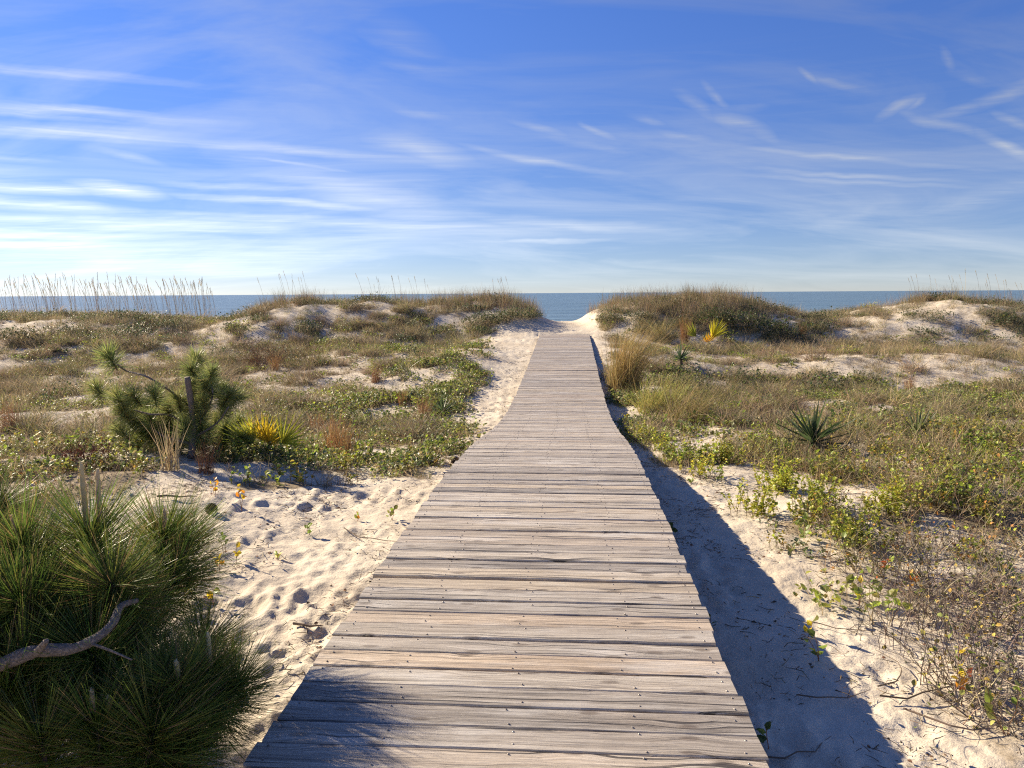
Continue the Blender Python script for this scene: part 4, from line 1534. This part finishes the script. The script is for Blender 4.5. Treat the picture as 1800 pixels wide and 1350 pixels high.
ys_ = [(1372, 862, 26, 'dense yellow green leafy shrub nearest the shadowed sand'), (1440, 905, 26, 'yellow green leafy shrub below the dark yucca'),
       (1200, 812, 12, 'bright green low shrub at the bend of the boardwalk'), (1270, 815, 20, 'yellow leafy shrub left of the dark yucca'),
       (1340, 800, 18, 'lime leafy shrub at the foot of the dark yucca'), (1560, 905, 18, 'sparse lime shrub in front of straw thicket'),
       (1500, 960, 18, 'leafy shrub at the inner edge of the right brambles'), (1330, 905, 12, 'small low green shrub on sunlit sand by the shadow edge'), (1128, 776, 9, 'green leafy shrub pressed against the right plank ends'), (1165, 792, 10, 'yellow tinged shrub between the plank ends and bright green shrub'),
       (1235, 838, 7, 'low yellow shrub on the far tip of the shadowed sand')]
for i, (px, py, n, lab) in enumerate(ys_):
    tussock(px, py, sprig(480 + i, n * 3, (.12, .40), (.018, .042), [(.44, .46, .06), (.52, .46, .06), LIME] if i != 2 else [GREEN, LIME, (.3, .42, .05)], .5, 18, (.22, .14, .07), .10), [LEAF], 'leafy_shrub', lab, 'shrub', 'yellow green shrubs right of the boardwalk', 1.0)

# ------------------------------------------------------------------ small leafy shoots, one leaf at a time
LEAFMESH = {}


def leaf_mesh(col):
    if col not in LEAFMESH:
        out = []
        for k in range(3):
            mb = MB()
            mb.leaf(Vector((0, 0, 0)), Vector((0, 0, 1)), Vector((0, 1, 0)), 1.0, (.34, .40, .30)[k], tuple(q * (.85, 1, 1.12)[k] for q in col))
            out.append(mb.mesh('leaf', [LEAF]))
        LEAFMESH[col] = out
    return LEAFMESH[col]


def shoot(px, py, h, n, cols, label, seed, ls=(.04, .065)):
    p = ground_point(px, py)
    r = random.Random(seed)
    root = empty('leafy_shoot', p, label, 'shoot', 'single leafy shoots on the sand')
    for s in range(2 if n > 6 else 1):
        d = rdir(r, r.uniform(.05, .35))
        pts = [Vector((0, 0, -.02))]
        for i in range(4):
            d = (d + Vector((r.gauss(0, .15), r.gauss(0, .15), .05))).normalized()
            pts.append(pts[-1] + d * (h / 4))
        mb = MB()
        c = (.24, .12, .07)
        mb.tube(pts, [.0028, .0025, .0022, .0018, .0012], 4, c, c, 0)
        mb.build('stem', [TWIG], root)
        for k in range(n // (2 if n > 6 else 1)):
            t = r.uniform(.3, 1)
            i = min(int(t * 4), 3)
            q = pts[i].lerp(pts[i + 1], t * 4 - i)
            o = link('leaf', r.choice(leaf_mesh(r.choice(cols))), root)
            orient(o, q, rdir(r, r.uniform(.4, 1.5)), r.uniform(*ls), r.uniform(0, 6.28))


YL, OR_, LG, RD, DG = (.74, .58, .04), (.72, .32, .03), (.26, .34, .05), (.42, .12, .04), (.09, .13, .03)
for i, a in enumerate([
        (378, 872, .22, 8, (YL, OR_), 'bright orange yellow shoot behind the dark pine cone'),
        (425, 895, .24, 8, (OR_, YL), 'orange leaved shoot right of the dark pine cone'),
        (385, 1005, .16, 6, (YL, YL, OR_), 'yellow leaved shoot on sand beside the foreground pine'),
        (415, 990, .14, 5, (OR_, YL), 'orange leaf shoot close to the yellow shoot by the pine'),
        (395, 975, .22, 7, (LG, DG), 'thin green shoot behind the yellow shoot by the pine'),
        (488, 985, .07, 4, (YL, LG), 'tiny yellow green shoot alone on trodden sand'),
        (340, 1075, .20, 6, (YL, LG), 'yellow shoot rising between the two pine clumps'),
        (375, 1060, .14, 5, (LG, YL), 'pale green shoot at the edge of the pine needles'),
        (545, 940, .10, 6, (LG, LG, GREEN), 'small green shoot in mid sand left of the boardwalk'),
        (628, 915, .08, 5, (OR_, LG), 'small orange leaf shoot near the boardwalk edge'),
        (690, 915, .16, 8, (LG, OLIVE), 'grey green shoot touching the left boardwalk edge'),
        (520, 805, .24, 8, (YL, LG), 'yellow leaved shoot in shade below the yellow palmetto'),
        (60, 880, .30, 9, (LG, YL), 'tall pale shoot behind the foreground pine on its left'),
        (1352, 1322, .16, 6, (DG, GREEN), 'dark green shoot hugging the right boardwalk edge'),
        (1440, 1165, .20, 7, (DG, LG), 'green shoot standing at the shadow edge on the right'),
        (1420, 1120, .12, 5, (YL, OLIVE), 'yellowish shoot inside the boardwalk shadow'),
        (1510, 1065, .34, 9, (LG, YL, OLIVE), 'tall reddish stemmed shoot before the right brambles'),
        (1530, 1030, .28, 8, (LG, DG, RD), 'leafy shoot beside the tall reddish stemmed shoot'),
        (1680, 1210, .26, 9, (LG, YL), 'yellow green shoot at the foot of the corner tangle'),
        (1690, 1235, .18, 5, (RD, OR_), 'red leaved shoot at the foot of the corner tangle'),
        (1770, 1090, .22, 7, (LG, LG, YL), 'lime shoot in front of the largest tangle, by the frame edge'),
        (1600, 1040, .2, 6, (RD, OR_, LG), 'reddish shoot within the sparse dry bush'),
        (1770, 1290, .3, 10, (OLIVE, LG), 'olive shoot lowest in the bottom right corner'),
        (1215, 852, .07, 7, (GREEN, LG), 'little green rosette in boardwalk shadow near the bend'),
        (1180, 940, .10, 6, (DG, GREEN), 'dark shoot in shadow touching the right plank ends'),
        (1248, 1105, .12, 6, (DG, GREEN), 'dark leafy shoot under the right plank ends'),
        (1100, 742, .18, 8, (YL, LG), 'yellow leaved shoot beside the boardwalk bend'),
        (1128, 700, .2, 8, (YL, LG, GREEN), 'yellow green shoot under the golden tussock')]):
    shoot(*a, 500 + i)

# ------------------------------------------------------------------ pine cones and sticks


def pine_cone(px, py, size, label, rz):
    p = ground_point(px, py)
    root = empty('pine_cone', p + Vector((0, 0, size * .42)), label, 'pine cone', 'fallen pine cones')
    mb = MB()
    pts = [Vector((0, 0, -size * .55)), Vector((0, 0, 0)), Vector((0, 0, size * .55))]
    mb.tube(pts, [size * .22, size * .26, size * .08], 7, (.07, .05, .04), (.07, .05, .04), 0)
    core = mb.build('core', [CONE], root)
    mb = MB()
    n = 90
    for i in range(n):
        t = i / n
        a = i * 2.39996
        z = (-.55 + 1.1 * t) * size
        prof = math.sin(math.pi * (.12 + .80 * t)) ** .7
        d = Vector((math.cos(a), math.sin(a), .15 + 1.0 * t - .35)).normalized()
        q = Vector((math.cos(a) * .18 * size * prof, math.sin(a) * .18 * size * prof, z))
        mb.leaf(q, d, Vector((0, 0, 1)), size * .36 * prof, size * .13, jit((.12, .075, .05), .3), 0, -.3)
    sc = mb.build('scales', [CONE], root)
    for o in (core, sc):
        o.rotation_euler = (R(70), 0, rz)


pine_cone(372, 903, .105, 'dark open pine cone on the sand trail beside orange leaves', .6)
pine_cone(801, 816, .10, 'dark pine cone lying against the left plank ends', 2.2)


def stick(px, py, ln, th, rz, label, bend=.1, fork=False):
    p = ground_point(px, py)
    r = random.Random(int(px * 7 + py))
    root = p
    dirv = Vector((math.cos(rz), math.sin(rz), 0))
    nrm = Vector((-dirv.y, dirv.x, 0))
    pts = []
    for i in range(6):
        t = i / 5 - .5
        q = p + dirv * (ln * t) + nrm * (bend * ln * (t * t * 3) + r.gauss(0, .014 * ln / .4))
        q.z = float(height(q.x, q.y)) + th * 1.2 + .015 + r.uniform(0, .01)
        pts.append(q - p)
    mb = MB()
    c = (.12, .09, .07)
    mb.tube(pts, [th, th * .95, th * .85, th * .75, th * .6, th * .35], 6, c, (.2, .15, .11), 0)
    if fork:
        e = pts[3]
        mb.tube([e, e + (dirv * .5 + nrm * .5) * (ln * .2) + Vector((0, 0, .02)), e + (dirv * .8 + nrm * .6) * (ln * .35) + Vector((0, 0, .015))], [th * .6, th * .5, th * .25], 5, c, c, 0)
    o = mb.build('stick', [TWIG])
    o.location = p
    tag(o, label, 'stick', 'fallen sticks')


for a in [(310, 878, .36, .011, .1, 'short dark stick on the sand trail left of the pine cone'), (540, 1108, .2, .009, -.2, 'dark stub of wood near the lower left plank ends'),
          (640, 952, .7, .005, -.5, 'long thin curved stick running to the left plank ends', .25), (1640, 1225, .6, .005, .35, 'long dark stick lying before the corner tangle', .12, True),
          (1585, 1190, .45, .004, 1.1, 'thin bent stick beside the long dark stick', .3), (1475, 1235, .4, .004, .15, 'thin dark stick lying across the boardwalk shadow edge', .15, True),
          (1480, 1110, .4, .0035, -.4, 'slender twig pointing from the shadow to the brambles', .1, True), (1730, 925, .5, .012, -.5, 'grey driftwood stick on sand behind the right brambles'),
          (1450, 985, .3, .006, .3, 'small dark forked twig on sunlit sand', .2, True), (1690, 1290, .45, .005, -.25, 'crooked stick at the bottom edge under the corner tangle', .4, True),
          (1415, 1330, .4, .004, .4, 'pale tipped twig in the shadow near the bottom edge', .1), (700, 1000, .22, .005, .2, 'tiny twig beside the left plank ends', .2)]:
    stick(*a)

# ------------------------------------------------------------------ sea oats on the crest


def sea_oat_meshes():
    out = []
    for k in range(6):
        r = random.Random(600 + k)
        lean = Vector((-.16 + r.gauss(0, .07), r.gauss(0, .05), 0))
        h = 1.0
        pts = [Vector((0, 0, -.05)), Vector((0, 0, .35)) + lean * .25, Vector((0, 0, .7)) + lean * .6, Vector((0, 0, 1.0)) + lean * 1.1]
        mb = MB()
        c = jit((.56, .48, .36), .2, r)
        mb.tube(pts, [.0048, .0042, .0035, .0022], 3, c, c, 0, False)
        for q in range(3):
            blade(mb, r, Vector((0, 0, -.02)), rdir(r, r.uniform(.1, .4)), r.uniform(.3, .55), .004, .5, jit(TAN, .2, r), jit(STRAW, .2, r), 3)
        stalk = mb.mesh('sea_oat', [DRY])
        mb = MB()
        tip = pts[-1]
        d = (pts[-1] - pts[-2]).normalized()
        for q in range(9):
            t = q / 9
            p = pts[-2].lerp(tip, .45 + .6 * t)
            mb.leaf(p, (d + Vector((r.gauss(-.1, .25), r.gauss(0, .25), -.05))).normalized(), Vector((0, 1, .1)), 0.042, .0052, jit((.46, .36, .22), .2, r), 0, .1)
        out.append((stalk, mb.mesh('seed_head', [DRY])))
    return out


OATS = sea_oat_meshes()


def oats(n, px0, px1, lo, hi, label, group, seed, dens=None):
    r = random.Random(seed)
    for i in range(n):
        px = min(max(r.gauss(px0 + (px1 - px0) * (int(r.random() ** .85 * 11) + .5) / 11, (px1 - px0) * .035), px0), px1)
        # stand on the crest along this sight line
        d = ray(px, 540)
        yy = np.linspace(29.5, 36.5, 60)
        hh = height(d.x / d.y * yy, yy)
        y = float(yy[int(np.argmax((hh - EYE) / yy))]) + r.uniform(-.4, 1.2)
        x = d.x / d.y * y
        st, sh = OATS[r.randrange(6)]
        o = link('sea_oat', st)
        s = r.uniform(lo, hi)
        o.location = (x, y, float(height(x, y)))
        o.scale = (s, s, s)
        o.rotation_euler = (r.gauss(0, .05), r.gauss(-.04, .07), r.gauss(0, .35))
        tag(o, label, 'sea oats', group)
        link('seed_head', sh, o)


oats(220, -30, 382, 1.1, 2.0, 'thin pale sea oat stalk on the far left dune crest', 'sea oats on the far left dune', 1)
oats(9, 460, 545, .9, 1.4, 'thin sea oat stalk above the grassy left knoll', 'sea oats on the grassy left knoll', 2)
oats(12, 640, 760, .8, 1.35, 'thin sea oat stalk between the grassy knoll and the path', 'sea oats between knoll and path', 3)
oats(6, 860, 900, .9, 1.2, 'thin sea oat stalk on the dune just left of the path', 'sea oats left of the path', 5)
oats(26, 1600, 1830, .9, 1.45, 'thin sea oat stalk on the far right dune crest', 'sea oats on the far right dune', 4)
